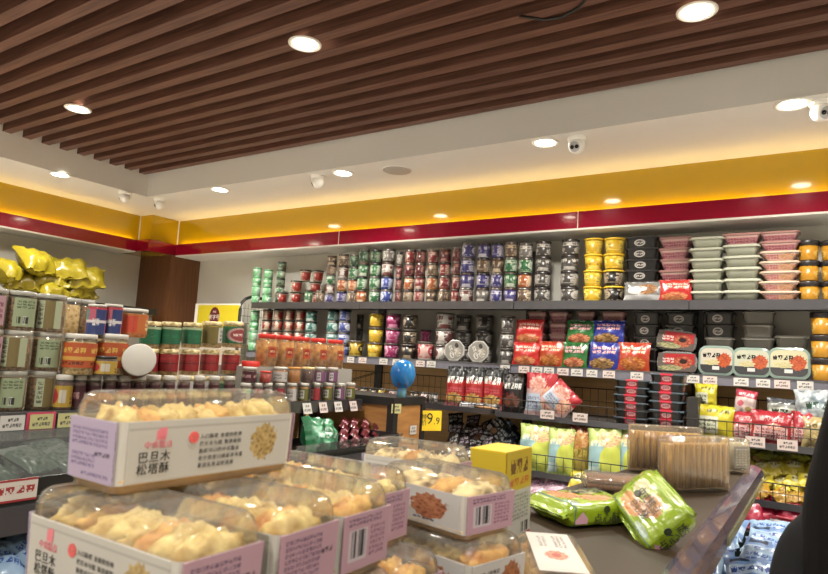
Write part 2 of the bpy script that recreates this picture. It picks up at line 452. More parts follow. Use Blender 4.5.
# ------------------------------------------------------------------ ceiling cameras, speaker disc, cable
CAMBLK = plain('camera_glass', '#111113', .15)
def dome_cam():
    r = empty('security_camera')
    MB().lathe([(.05, 0), (.052, -.012), (.046, -.022), (.001, -.022)], 24, caps=False).build('base', WHITE, r)
    m = Matrix.Translation((0, 0, -.045)) @ Matrix.Rotation(math.radians(118), 4, 'X')
    prof = [(.001, -.047)] + [(.047*math.sin(a), -.047*math.cos(a)) for a in [PI*k/12 for k in range(1, 9)]] + [(.034, .030), (.030, .033), (.001, .033)]
    b = MB().lathe(prof, 24, caps=False, mat=m).build('eyeball', WHITE, r)
    MB().lathe([(.001, .0345), (.0285, .0335), (.030, .031)], 20, caps=False, mat=m).build('face_plate', plain('camera_face', '#b8b8ba', .3), b)
    for sx in (-.0135, .0135):
        MB().lathe([(.0105, .033), (.0105, .038), (.001, .039)], 16, caps=False, mat=m @ Matrix.Translation((sx, 0, 0))).build('lens', CAMBLK, b)
    return r
for (px, py, rz), d in {(125, 196, -.9): 'white twin-lens camera hanging over the left wall', (159.5, 203, -.6): 'small white twin-lens camera nearest the room corner',
                        (317.5, 180, -1.0): 'white dome camera turned left, beside a downlight', (577, 141.5, -.1): 'white twin-lens camera facing forward on the border', (822, 106, .6): 'white dome camera cut off at the right edge'}.items():
    p = on_z(px, py-4, Z_SOF); put('seccam', dome_cam, (p.x, p.y, Z_SOF), rz + math.atan2(-p.x, p.y)*-.0, d, 'camera', 'ceiling security cameras')
p = on_z(397, 170, Z_SOF)
r = empty('ceiling_speaker', (p.x, p.y, Z_SOF)); tag(r, 'flat round grey ceiling speaker in the white border', 'speaker')
MB().lathe([(.095, 0), (.098, -.004), (.09, -.008), (.001, -.008)], 28, caps=False).build('grille', plain('speaker_grey', '#a8a29a', .6), r)
MB().lathe([(.101, 0), (.101, -.005), (.096, -.005)], 28, caps=False).build('rim', TRIMW, r)
cb = [on_z(x, y, Z_SLAT-.005) for x, y in ((520, 16), (545, 20), (562, 17), (578, 8), (590, -4))]
tag(MB().tube(cb, .006, 8).build('cable', BLACK), 'thin black cable looping across the wooden slats', 'cable')

# ------------------------------------------------------------------ back shelving
Z_UP, Z_LO, Y_SH = 1.815, 1.400, 3.85
WIRE = plain('dark_wire', '#2b2724', .4, .3)
RAILM = plain('shelf_lip_grey', '#6a6a70', .28, .85)
UNDER = plain('shelf_underside', '#34312f', .55)
BACKP = plain('shelf_back_grey', '#a19d96', .6)
BAYX = [-4.16, -2.975, -1.70, -.625, .58, 1.78]
BAYN = ['leftmost', 'second from left', 'middle', 'right-hand', 'far right']
for i in range(5):
    x0, x1 = BAYX[i]+.002, BAYX[i+1]-.002
    r = empty('shelf_unit', ((x0+x1)/2, 4.0, 0)); tag(r, 'grey metal shelf bay on the back wall, %s of the run' % BAYN[i], 'shelf', 'shelf bays along the back wall')
    def pb(name, a, b, c, d, e, f, m, par=r):
        return MB().box(a-r.location.x, b-r.location.x, c-4.0, d-4.0, e, f).build(name, m, par)
    pb('upright', x0, x0+.03, 4.14, 4.19, 0, 2.2, DGREY); pb('upright', x1-.03, x1, 4.14, 4.19, 0, 2.2, DGREY)
    pb('back_panel', x0+.03, x1-.03, 4.165, 4.18, Z_LO, Z_UP-.02, BACKP)
    pb('wooden_back_panel', x0+.03, x1-.03, 4.165, 4.18, .1, Z_LO-.02, PINE)
    for z, nm in ((Z_UP, 'upper_shelf'), (Z_LO, 'lower_shelf')):
        s = pb(nm, x0, x1, Y_SH+.012, 4.165, z-.03, z-.002, UNDER)
        m = MB().box(x0-r.location.x, x1-r.location.x, Y_SH-4, Y_SH+.012-4, z-.05, z+.004)
        m.build('shelf_lip', RAILM, s)
        if nm == 'lower_shelf':
            MB().box(x0-r.location.x, x1-r.location.x, Y_SH-.012-4, Y_SH-4, z-.052, z-.012).build('tag_rail', plain('tag_rail_plastic', '#66656f', .25), s)
    pb('base_deck', x0, x1, 3.5, 4.165, .12, .16, UNDER); pb('kick_plate', x0, x1, 3.54, 3.56, 0, .12, DGREY)

def wire_basket(x0, x1, yf, yb, zf, zr, zrear, label, spacing=.05):
    """shelf floor with a lip, a wire fence along the front and one along the back"""
    cx = (x0+x1)/2
    r = empty('wire_basket', (cx, yf, zf)); tag(r, label, 'basket', 'wire baskets under the back shelves')
    w = (x1-x0)/2
    MB().box(-w, w, 0, yb-yf, -.02, 0).build('basket_floor', UNDER, r)
    MB().box(-w, w, -.006, 0, -.024, .008).build('lip', RAILM, r)
    for nm, y, z in (('front_fence', .004, zr-zf), ('rear_fence', yb-yf-.01, zrear-zf)):
        if z <= 0: continue
        m = MB()
        for zz in (z, z*.52): m.tube([(-w, y, zz), (w, y, zz)], .0032 if zz == z else .0018, 5)
        n = max(2, int(2*w/spacing))
        for k in range(n+1):
            x = -w+2*w*k/n
            m.tube([(x, y, 0), (x, y, z)], .0018, 4)
        m.build(nm, WIRE, r)
    for sx in (-w, w):
        m = MB(); m.tube([(sx, .004, zr-zf), (sx, yb-yf-.01, max(zrear-zf, .05))], .003, 5); m.build('side_rail', WIRE, r)
    return r
wire_basket(-4.1, -2.99, 3.62, 4.15, 1.115, 1.19, 1.285, 'wire basket under the leftmost shelf bay, holding short tins')
wire_basket(-2.96, -1.715, 3.60, 4.15, 1.112, 1.185, 1.285, 'wire basket holding black and red chip bags')
wire_basket(-1.685, -.64, 3.60, 4.15, 1.105, 1.19, 1.275, 'upper wire basket in front of bare pine board and striped trays')
wire_basket(-.61, .57, 3.60, 4.15, 1.078, 1.172, 1.275, 'upper wire basket filled with red and yellow bags at right')
wire_basket(-2.96, -1.715, 3.50, 4.15, .745, .83, 0, 'lower wire basket under the chip bags, full of black snack packets')
wire_basket(-1.685, -.64, 3.50, 4.15, .80, .90, 0, 'lower wire basket holding pale green bags')
wire_basket(-.61, .57, 3.50, 4.15, .822, .912, 0, 'lower wire basket heaped with yellow-green packets')
wire_basket(-1.685, -.64, 3.42, 4.15, .62, .68, 0, 'lowest wire basket holding pale pink packets')
wire_basket(-.61, .57, 3.42, 4.15, .58, .69, 0, 'lowest wire basket holding glossy crimson packets')

# ------------------------------------------------------------------ packaging kinds
LIDK = plain('dark_lid', '#211c1b', .35); LIDG = plain('grey_lid', '#5d5854', .3, .5); LIDB = plain('brown_lid', '#3a2b23', .4)
FILM = clear('clear_film', '#eef0ec', .08, .10, 30)
SHELL = clear('clear_shell', '#f2efe6', .05, .07, 0)
PETJ = clear('jar_plastic', '#f3efe4', .06, .06, 0)
WPAPER = plain('white_paper', '#e9e6e1', .55)
INK = plain('black_ink', '#1c1a19', .5)

TINC = dict(lgreen=('#7cc08a', '#d8efe0', '#3f9a5c'), green=('#3f7a52', '#cfd8c8', '#a8c0a0'), dgreen=('#34523f', '#8fa890', '#a8937a'), red=('#8a2f36', '#d8c3b8', '#b56a4a'),
            dred=('#611d28', '#b89088', '#94404a'), purple=('#474487', '#cfcbd8', '#8d7f9c'), blue=('#3b4f9c', '#d5d8e4', '#8f9ac4'), grey=('#85807c', '#dcd8d2', '#5d5552'),
            brown=('#75604f', '#d0bfa8', '#4f3b30'), orange=('#b0673a', '#ead9c2', '#d9a25a'), white=('#cfcac4', '#7f4a48', '#4a423f'), teal=('#3f7d78', '#cfe0dc', '#8fb8ac'),
            redwhite=('#c2b5a2', '#962f2a', '#c4452f'), silver=('#55514e', '#bdb9b3', '#8a8580'), yellow=('#d9b51f', '#f2dc6a', '#7a5a1a'), magenta=('#a8326f', '#e3a0c0', '#6a1f48'),
            black=('#2a2624', '#b8a88f', '#5d5048'), pinkwhite=('#d8b4ac', '#b8384a', '#f0e2dc'), darkcan=('#3b3532', '#8c857c', '#5d564f'), yellowbox=('#cdb03a', '#5a4a20', '#e8d890'))
WORD = dict(lgreen='pale green', green='green', dgreen='dark green', red='red', dred='dark red', purple='purple', blue='blue', grey='grey', brown='brown', orange='orange', white='whitish', teal='teal',
            redwhite='red and cream', silver='silver', yellow='yellow', magenta='magenta', black='black', pinkwhite='pink and white', darkcan='blackish', yellowbox='mustard')
def tinmat(c, st=0):
    if c == 'redwhite': st = 2
    b, l, a = TINC[c]
    sh = [[('R', 0, .66, 1, .9, l), ('T', .1, .68, .9, .88, b, 5, 1), ('F', .5, .36, .34, .26, a, l, 4), ('T', .08, .06, .92, .2, l, 7, 1), ('T', .04, .92, .96, .99, a, 9, 1)],
          [('T', .08, .55, .92, .92, l, 4, 1), ('R', 0, 0, 1, .3, l), ('F', .5, .22, .3, .2, a, b, 4), ('T', .1, .34, .9, .5, a, 7, 2)],
          [('F', .5, .5, .4, .4, a, l, 3), ('T', .1, .74, .9, .94, l, 5, 1), ('T', .1, .04, .6, .2, l, 4, 1), ('R', 0, .24, 1, .28, l)],
          [('E', .5, .55, .34, .34, l), ('T', .25, .42, .75, .68, a, 3, 2), ('R', 0, 0, 1, .1, a), ('T', .05, .8, .95, .96, l, 6, 1), ('T', .05, .14, .95, .24, l, 8, 1)]][st % 4]
    return design('tin_%s_%d' % (c, st % 4), b, sh, .3, rep=2)

def mk_tin(w, h, c, st):
    r = w/2; e = empty('snack_tin')
    MB().lathe([(r*.9, 0), (r*.97, h*.03), (r*.97, h*.86)], 20, caps=True).build('can_body', tinmat(c, st), e)
    MB().lathe([(r, h*.84), (r, h*.97), (r*.94, h*.985), (.001, h*.985)], 20, caps=False).build('lid', {0: LIDG, 1: LIDB, 2: LIDK, 3: LIDG}[st % 4] if c not in ('silver', 'black', 'redwhite', 'lgreen') else (LIDK if c != 'lgreen' else tinmat(c, 3)), e)
    return e
def mk_tub(w, h, c, st, lid=LIDG):
    r = w/2; e = empty('snack_tub')
    MB().lathe([(r*.76, 0), (r*.79, h*.02), (r*.93, h*.88)], 22).build('tub_body', tinmat(c, st), e)
    MB().lathe([(r*.93, h*.875), (r, h*.885), (r, h*.94), (r*.95, h*.985), (.001, h*.985)], 22, caps=False).build('lid', lid, e)
    return e
def stack_x(cx, pyb, Y, Z): return on_y(cx, pyb, Y).x
seq = {}
def tin_stack(cx, top, wpx, cols, where, Z, Yf=3.90, tub=False, lid=LIDG, hmax=None, pitch=None):
    p = on_y(cx, 305 if Z > 1.6 else 365, Yf); px = on_y(cx, top, Yf)
    w = wpx*dist(p)/FPX; n = len(cols)
    h = (px.z-Z)/n if pitch is None else pitch
    for i, c in enumerate(cols):
        k = seq[c] = seq.get(c, 0)+1
        st = k*7 % 4
        mk = (lambda: mk_tub(w, h*.995, c, st, lid)) if tub else (lambda: mk_tin(w, h*.995, c, st))
        kind = 'tub' if tub else 'tin'
        yy = Yf+w/2+RND.uniform(0, .008); X = on_y(cx, 305 if Z > 1.6 else 365, yy).x+RND.uniform(-.003, .003)
        pos = lvl(i, n); lab = '%s snack %s%s %s' % (WORD[c], kind, (', ' + pos + (' one' if pos == 'top' else '')) if pos else '', where)
        put(('t', tub, round(w, 3), round(h, 3), c, st, lid.name), mk, (X, yy, Z+i*h), RND.uniform(-.3, .3) + math.atan2(X, yy)*-.6, lab, kind, ('snack tubs in stacks' if tub else 'snack tins stacked on the upper shelf') if Z > 1.6 else 'snack tubs and tins on the lower shelf')
U = 'on the upper shelf'
# upper shelf, left to right
up = [
 (255, 267, 9, ['lgreen']*4, 'of the leftmost upper stack'), (266, 269, 9.5, ['lgreen']*4, 'of the second pale green upper stack'),
 (279, 261, 9, ['dgreen', 'green', 'dgreen', 'green', 'dgreen'], 'of the first dark green upper stack'),
 (308, 289, 8.5, ['green'], 'low beside the red and cream tubs, upper shelf'), (319, 290, 8.5, ['brown'], 'low, left of the tall upper stacks'),
 (329, 255, 10, ['purple', 'white', 'green', 'brown', 'brown'], 'of the first tall upper stack'), (341, 253, 10.5, ['purple', 'orange', 'white', 'brown'], 'of the second tall upper stack'),
 (351.5, 254, 9.5, ['brown', 'orange', 'green', 'dgreen'], 'of the third tall upper stack'), (361, 249, 10.5, ['orange', 'green', 'green', 'dgreen'], 'of the fourth tall upper stack'),
 (373.5, 249, 11, ['green', 'green', 'green', 'dgreen'], 'of the green upper stack left of the blue one'), (386, 248, 13, ['blue', 'blue', 'white', 'grey'], 'of the upper stack with blue tins at its foot'),
 (397.5, 252, 6.5, ['dred', 'dred', 'dred', 'grey'], 'of the thin dark red upper stack'), (408, 249, 11, ['brown', 'orange', 'dred', 'red'], 'of the first red upper stack'),
 (419, 249, 10.5, ['red', 'red', 'dred', 'dred'], 'of the second red upper stack'), (431, 249, 11, ['brown', 'orange', 'brown', 'red'], 'of the third red upper stack'),
 (443.5, 248, 11, ['brown', 'red', 'red', 'dred'], 'of the fourth red upper stack'), (454.5, 247, 8, ['red', 'red', 'dred', 'dred'], 'of the red stack beside purple tins'),
 (466, 242, 14, ['white', 'purple', 'purple', 'purple'], 'of the first purple upper stack'), (482, 242, 13.5, ['grey', 'purple', 'brown', 'purple'], 'of the second purple upper stack'),
 (496, 242, 12, ['purple', 'purple', 'brown', 'purple'], 'of the third purple upper stack'), (509.5, 241, 13, ['purple', 'green', 'green', 'brown'], 'of the upper stack just right of the purple ones'),
 (524, 242, 14, ['brown', 'orange', 'green', 'grey'], 'of the upper stack left of the silver tins'),
 (542, 240, 16, ['silver']*4, 'of the first silver upper stack'), (569, 238, 18, ['silver']*4, 'of the second silver upper stack, beside yellow tubs')]
for a in up: tin_stack(a[0], a[1], a[2], a[3], a[4], Z_UP)
# the little pyramid of red and cream tubs
for cx, top, yo, cols in ((277, 289.5, 0, 1), (290.5, 291, 0, 1)): pass
pyr = [(277, 0, 3.90, 'alone at the left foot of the pyramid'), (291, 0, 3.90, 'second in the foot of the pyramid'), (304, 0, 4.0, 'at the right foot of the pyramid, set back'),
       (291, 1, 3.90, 'left in the middle row of the pyramid'), (310, 1, 4.0, 'right in the middle row of the pyramid'), (299.5, 2, 3.95, 'left at the top of the pyramid'), (312, 2, 4.0, 'right at the top of the pyramid'), (313, 0, 4.02, 'behind the low green tin, foot of the pyramid')]
for cx, lev, Yf, wh in pyr:
    p = on_y(cx, 303, Yf); k = seq['redwhite'] = seq.get('redwhite', 0)+1
    put(('pyr', k % 2), lambda: mk_tub(.102, .098, 'redwhite', k % 2, LIDK), (p.x, Yf+.05, Z_UP+lev*.098), -.5, 'red and cream snack tub %s, upper shelf' % wh, 'tub', 'red and cream tubs on the upper shelf')
tin_stack(592.5, 237, 20, ['yellow']*4, 'of the left yellow upper stack', Z_UP, tub=True, lid=plain('yellow_lid', '#c9a52a', .4))
tin_stack(613.5, 236.5, 21.5, ['black', 'black', 'yellow', 'yellow'], 'of the right yellow and black upper stack', Z_UP, tub=True, lid=plain('yellow_lid', '#c9a52a', .4))
YT = plain('amber_tub', '#dba329', .3)
def mk_lidtub(w, h):
    e = empty('lidded_tub'); r = w/2
    MB().lathe([(r*.76, 0), (r*.8, h*.03), (r*.93, h*.74)], 22).build('tub_body', design('amber_print', '#cf9a26', [('E', .5, .45, .3, .3, '#dcb858'), ('T', .3, .3, .7, .6, '#8a4a18', 3, 2)], .3, rep=2), e)
    MB().lathe([(r*.96, h*.72), (r, h*.75), (r, h*.94), (r*.96, h*.98), (.001, h*.98)], 22, caps=False).build('lid', LIDK, e)
    return e
def lidtubs(cx, top, wpx, n, Z, where, Yf=3.9):
    p = on_y(cx, 300 if Z > 1.6 else 370, Yf); w = wpx*dist(p)/FPX; h = (on_y(cx, top, Yf).z-Z)/n
    for i in range(n):
        put(('lidtub', round(h, 3)), lambda: mk_lidtub(w, h*.995), (on_y(cx, 300 if Z > 1.6 else 370, Yf+w/2).x, Yf+w/2, Z+i*h), 0, 'amber tub with a black lid, %s %s' % (lvl(i, n), where), 'tub', 'amber tubs with black lids')
lidtubs(809, 239, 21, 3, Z_UP, 'of the upper stack beside trays')
lidtubs(833, 239, 21, 3, Z_UP, 'of the last upper stack')

# rectangular trays
def mk_tray(w, d, h, kind):
    e = empty('snack_tray')
    if kind == 'pale':
        body, film = plain('pale_tray', '#a0a292', .3, vary=9), plain('pale_lid', '#989a8c', .25)
        MB().loft([(w*.36, d*.36, .02, 0), (w*.43, d*.43, .025, h*.72), (w*.44, d*.44, .025, h*.76)], seg=3, smooth=True).build('tray_body', body, e)
        MB().loft([(w*.5, d*.5, .03, h*.74), (w*.5, d*.5, .03, h*.80), (w*.46, d*.46, .03, h*.97)], seg=3).build('lid', film, e)
    elif kind == 'pink':
        body = design('pink_tray_print', '#b9858a', [('R', 0, .72, 1, 1, '#d8b4ac'), ('T', .12, .1, .88, .7, '#8a2a3c', 9, 2)], .35)
        MB().loft([(w*.36, d*.36, .015, 0), (w*.46, d*.46, .02, h*.8)], seg=3).build('tray_body', body, e)
        MB().loft([(w*.5, d*.5, .025, h*.78), (w*.5, d*.5, .025, h*.88), (w*.47, d*.47, .02, h*.97)], seg=3).build('lid', plain('pink_tray_lid', '#8a6460', .3), e)
    elif kind == 'redpink':
        body = design('redpink_tray_print', '#c9a79c', [('R', 0, .8, 1, 1, '#e6d2c6'), ('T', .08, .2, .5, .8, '#b02a44', 5, 2), ('F', .7, .5, .26, .4, '#9a4a3a', '#d8b08a', 4)], .35)
        MB().loft([(w*.30, d*.36, .015, 0), (w*.46, d*.46, .02, h*.8)], seg=3).build('tray_body', body, e)
        MB().loft([(w*.5, d*.5, .025, h*.78), (w*.5, d*.5, .025, h*.88), (w*.47, d*.47, .02, h*.97)], seg=3).build('lid', plain('cream_tray_lid', '#b59c8a', .3), e)
    elif kind in ('black', 'striped'):
        sh = [('E', .45, .52, .18, .36, '#cfc9c4'), ('E', .45, .52, .13, .24, '#3a2d30'), ('T', .33, .38, .57, .66, '#e0dad4', 4, 1)]
        if kind == 'striped': sh = [('R', .33, 0, .66, 1, '#b8283c'), ('E', .5, .5, .14, .36, '#e3b8bc'), ('T', .4, .34, .6, .66, '#9a1f30', 3, 2)]
        body = design(kind + '_tray_print', '#1f1d1e', sh, .3)
        MB().loft([(w*.42, d*.42, .015, 0), (w*.46, d*.46, .02, h*.84)], seg=3).build('tray_body', body, e)
        lid = plain('black_tray_lid', '#2c2a2b', .2) if kind == 'black' else plain('smoky_lid', '#3d4a52', .12, spec=.9)
        MB().loft([(w*.5, d*.5, .02, h*.80), (w*.5, d*.5, .02, h*.90), (w*.47, d*.47, .02, h*.98)], seg=3).build('lid', lid, e)
        if kind == 'striped': MB().box(-w*.17, w*.17, -d*.503, d*.503, h*.79, h*.99).build('paper_band', plain('crimson_band', '#b8283c', .5), e)
    elif kind == 'glassy':
        MB().loft([(w*.40, d*.40, .02, 0), (w*.46, d*.46, .025, h*.80)], seg=3).build('tray_body', plain('smoky_tray', '#6d6a63', .25, vary=12), e)
        MB().loft([(w*.5, d*.5, .03, h*.78), (w*.5, d*.5, .03, h*.86), (w*.46, d*.46, .03, h*.97)], seg=3).build('lid', clear('smoky_clear', '#c8c4ba', .1, .35), e)
    return e
TRW = dict(pale='pale plastic tray', pink='dull pink tray', redpink='cream tray', black='black oval-marked tray', striped='crimson-banded black tray', glassy='clear smoky tray')
def tray_stack(cx, top, wpx, kinds, where, Z, Yf=3.88, depth=.13, group='snack trays in stacks', yb=None):
    p = on_y(cx, (300 if Z > 1.6 else 370) if yb is None else yb, Yf); w = wpx*dist(p)/FPX; n = len(kinds); h = (on_y(cx, top, Yf).z-Z)/n
    for i, k in enumerate(kinds):
        put(('tray', k, round(w, 3), round(h, 3)), lambda: mk_tray(w, depth, h*.995, k), (on_y(cx, (300 if Z > 1.6 else 370) if yb is None else yb, Yf+depth*.3).x+RND.uniform(-.004, .004), Yf+depth/2+RND.uniform(0, .008), Z+i*h), RND.uniform(-.03, .03),
            '%s, %s %s' % (TRW[k], lvl(i, n), where), 'tray', group)
tray_stack(642, 236, 33, ['black']*6, 'of the upper black stack beside the yellow tubs', Z_UP, Yf=3.96)
tray_stack(675, 236, 31, ['pink']*6, 'of the upper pink stack behind a red pack', Z_UP, Yf=3.97)
tray_stack(707, 236, 34, ['pale']*6, 'of the left pale upper stack', Z_UP)
tray_stack(742.5, 232, 36, ['pale']*5+['pink'], 'of the right pale upper stack', Z_UP)
tray_stack(780, 230, 37, ['redpink']*5+['pink']*2, 'of the upper stack of red and cream trays', Z_UP)

# ------------------------------------------------------------------ bags
def bag_mat(key):
    D = dict(
     redpack=('#c4241f', [('R', .06, .52, .94, .92, '#d8403a'), ('T', .12, .56, .88, .86, '#f2d8c8', 5, 2), ('F', .5, .2, .42, .2, '#e8b070', '#b5563a', 4)]),
     orangepack=('#b8481a', [('R', .06, .55, .94, .92, '#c43c28'), ('T', .12, .58, .88, .86, '#f0d0b0', 5, 2), ('F', .5, .25, .42, .24, '#e0a050', '#9a4a1c', 4)]),
     greenpack=('#2f7a3c', [('R', .1, .5, .9, .94, '#2a6a34'), ('T', .12, .55, .88, .86, '#e6a8b0', 5, 2), ('F', .5, .2, .42, .2, '#e6b884', '#b04a38', 4)]),
     bluepack=('#2a3a9a', [('T', .12, .55, .88, .86, '#f0b8b0', 5, 2), ('F', .45, .2, .42, .22, '#d8b070', '#6a4a2a', 4)]),
     chipbag=('#c2342f', [('R', 0, .72, 1, 1, '#1d2226'), ('T', .06, .60, .94, .86, '#f2f2ee', 4, 1), ('R', 0, .36, 1, .58, '#b5313a'), ('T', .1, .40, .9, .54, '#d86a70', 5, 2), ('F', .5, .22, .46, .17, '#ecd890', '#c08a40', 4), ('R', 0, 0, 1, .1, '#d88a94')]),
     darkchip=('#2a2224', [('T', .06, .62, .94, .86, '#dadcd8', 5, 1), ('R', .2, .1, .3, .55, '#7a2a34'), ('R', .5, .1, .58, .55, '#8a3440'), ('F', .5, .3, .4, .2, '#5a3a34', '#8a5a4a', 4)]),
     pinkpack=('#d8b8b8', [('R', 0, .62, 1, 1, '#c23a44'), ('F', .4, .74, .30, .2, '#efd8cc', '#d88a7a', 3), ('R', .0, .1, .62, .5, '#c6d2e2'), ('F', .74, .4, .24, .3, '#d85a60', '#e8c8a8', 4), ('T', .08, .16, .56, .44, '#8a90a8', 6, 3)]),
     paperback=('#d4d0cc', [('T', .1, .15, .9, .85, '#8a8488', 7, 4)]),
     limebag=('#bccf78', [('E', .3, .42, .34, .3, '#a8cbd0'), ('E', .75, .35, .34, .34, '#d5dd62'), ('F', .68, .80, .36, .18, '#cf7a78', '#e8dc9a', 4), ('T', .1, .62, .6, .8, '#f0f2d8', 4, 1), ('R', .05, .05, .4, .25, '#c9dfe0')]),
     goldbag=('#8c7a2a', [('R', 0, .62, 1, 1, '#7a3f22'), ('F', .5, .72, .44, .2, '#a8542a', '#caa050', 4), ('T', .15, .35, .85, .55, '#c4b050', 4, 1), ('E', .5, .2, .3, .16, '#a5963c')]),
     blackpack=('#1e1c1e', [('T', .05, .45, .95, .9, '#e4e2e0', 3, 2), ('F', .7, .24, .26, .2, '#a86a3a', '#d8b080', 3), ('R', .05, .08, .42, .34, '#d8d6d8')]),
     purplepack=('#38283a', [('T', .05, .42, .95, .9, '#d8ccd4', 3, 2), ('F', .6, .25, .3, .2, '#b08a50', '#5a3430', 4)]),
     navypack=('#222c38', [('T', .1, .4, .9, .8, '#c4ccd0', 4, 2), ('E', .3, .2, .2, .14, '#d8dcda')]),
     yellowbag=('#cfc21c', [('R', .06, .1, .62, .62, '#d8d8c4'), ('T', .12, .16, .56, .54, '#5a6a3a', 4, 3), ('T', .3, .72, .9, .9, '#6a6a14', 4, 1)]),
     redbag=('#b3283a', [('R', .08, .1, .92, .5, '#dcb8b4'), ('T', .12, .14, .88, .44, '#a04a54', 6, 3), ('T', .2, .62, .8, .86, '#e8a8a8', 4, 1), ('F', .6, .5, .2, .12, '#e8d0b8', '#c4685a', 4)]),
     candybag=('#d8c4c0', [('R', 0, .7, 1, 1, '#b5344e'), ('T', .15, .74, .85, .92, '#ecc8cc', 4, 1), ('F', .3, .46, .16, .12, '#b8384a', '#d8788a', 3), ('F', .68, .28, .16, .10, '#c44a58', '#7a9a4a', 3), ('T', .2, .05, .8, .16, '#a04a54', 4, 1)]),
     silverbag=('#a9aca8', [('R', .05, .2, .95, .55, '#d8dccc'), ('T', .12, .26, .88, .52, '#2c3a34', 3, 1), ('R', 0, .74, 1, 1, '#565a60')]),
     foilbag=('#b9c0c4', [('F', .5, .55, .44, .4, '#dfe6e4', '#8a98a4', 3), ('T', .25, .4, .75, .7, '#2f5a48', 3, 1)]),
     beigebag=('#b8a878', [('T', .15, .5, .85, .8, '#7a6434', 4, 1), ('F', .5, .3, .3, .2, '#dccb90', '#9a8450', 4)]),
     limepack=('#b4b43c', [('F', .5, .5, .4, .34, '#dcd888', '#8a9a34', 3), ('T', .2, .6, .8, .82, '#f0eed0', 4, 1)]),
     yellowpack=('#d6c640', [('E', .5, .5, .3, .26, '#ece6b8'), ('T', .2, .4, .8, .62, '#8a7a1a', 4, 1)]),
     amberpack=('#b8902a', [('F', .5, .5, .4, .36, '#e2c468', '#8a6418', 4)]),
     crimsonbag=('#b01c48', [('T', .2, .4, .8, .7, '#e08aa0', 4, 1)]),
     pinkpkt=('#d6b9c8', [('T', .1, .2, .9, .5, '#9a5a8a', 6, 2), ('R', .1, .6, .9, .9, '#e6d2dc'), ('T', .2, .66, .8, .84, '#b4508a', 4, 1)]),
     bluepkt=('#7f9fcc', [('R', 0, .3, 1, .6, '#b8cce4'), ('T', .1, .34, .9, .56, '#3a5aa0', 5, 1), ('R', .1, .7, .5, .9, '#2f4a66')]),
     bluewhite=('#a8c4e0', [('T', .1, .3, .9, .7, '#4a6ab0', 5, 2)]),
     goldfoil=('#aa9c14', [('F', .5, .5, .3, .2, '#b8ac22', '#948812', 3)]),
     greenfoil=('#2f8a5a', [('F', .5, .5, .46, .46, '#7fcfa8', '#1d6a40', 3), ('T', .2, .4, .8, .6, '#cfeedd', 3, 1)]),
     redstick=('#6a1428', [('R', 0, .42, 1, .56, '#9a4458'), ('T', .1, .42, .9, .58, '#e8c8d0', 6, 1)]),
     leafpack=('#8fa89a', [('F', .5, .5, .44, .4, '#3f7a4a', '#c8d0ca', 3), ('R', 0, .8, 1, 1, '#d8dcd8')]),
     whitepack=('#b8b4b8', [('T', .1, .3, .9, .7, '#8a5a9a', 5, 2), ('R', 0, 0, 1, .2, '#e0b8cc')]),
     silverpack=('#8a8a88', [('F', .62, .6, .3, .3, '#c8a070', '#8a5a3a', 4), ('E', .3, .55, .2, .2, '#d6d2ca'), ('R', 0, .05, 1, .3, '#b8b8b8')]))
    b, s = D[key]
    return design('print_' + key, b, s, .28, coat=.2)
SEALM = {}
def mk_bag(w, h, t, key, seed, seal=.1, nm='snack_bag', wr=1.0):
    if key in ('greenfoil', 'foilbag'): wr = 1.8
    o = MB().pillow(w, h, t, seed, seal=seal, wr=wr).build(nm, bag_mat(key))
    c = bag_mat(key)
    for z0, z1, n in ((0, h*seal*.42, 'lower'), (h*(1-seal*.42), h, 'upper')):
        m = MB(); N = 12
        vs = []
        for i in range(N+1):
            x = -w/2+w*i/N; y = .002*math.sin(i*1.3+seed); z = (.004 if i % 2 else 0)*(1 if n == 'upper' else -1)
            vs += [(x, y-.0011, z0 + (z if n == 'lower' else 0)), (x, y-.0011, z1 + (z if n == 'upper' else 0)), (x, y+.0011, z0 + (z if n == 'lower' else 0)), (x, y+.0011, z1 + (z if n == 'upper' else 0))]
        fs = []
        for i in range(N):
            a, b = i*4, i*4+4
            fs += [(a, b, b+1, a+1), (b+2, a+2, a+3, b+3), (a+1, b+1, b+3, a+3), (b, a, a+2, b+2)]
        k = 'seal_' + key
        base = bag_mat(key).name
        if k not in SEALM: SEALM[k] = c
        m.add(vs, fs, [[(.02, .985 if n == 'upper' else .015)]*4]*len(fs)).build('crimped_seal', SEALM[k], o)
    return o
def bag(key, w, h, t, loc, rot, label, cat='bag', group=None, seed=None, seal=.1, variants=3):
    s = RND.randrange(variants) if seed is None else seed
    return put(('bag', key, round(w, 3), round(h, 3), round(t, 3), s), lambda: mk_bag(w, h, t, key, s*2.3+1, seal), loc, rot, label, cat, group)
def stand(key, cx, top, bot, wpx, Y, label, t=.05, tilt=-.12, roll=0, group=None, cat='bag', yaw=0, Z=None):
    """a bag standing upright, its lower edge at plane Y"""
    p = on_y(cx, bot, Y); q = on_y(cx, top, Y); w = wpx*1.12*dist(p)/FPX; h = q.z-p.z
    z = p.z if Z is None else Z
    return bag(key, w, q.z-z, t, (p.x, Y, z), Euler((tilt, roll, yaw)), label, cat, group)

# front packs on the upper shelf
def lean(key, cx, top, bot, wpx, Y, label, t=.03, tilt=-.22, roll=0, cat='pack', group=None, Z=None): return stand(key, cx, top, bot, wpx, Y, label, t, tilt, roll, group, cat, 0, Z)
lean('silverpack', 642, 281.5, 300, 34, 3.885, 'crinkly silver food pack leaning on the upper black trays', .04, Z=Z_UP)
lean('redpack', 675, 279, 300.5, 29, 3.885, 'red and yellow pack leaning on the upper pink trays', .04, Z=Z_UP)

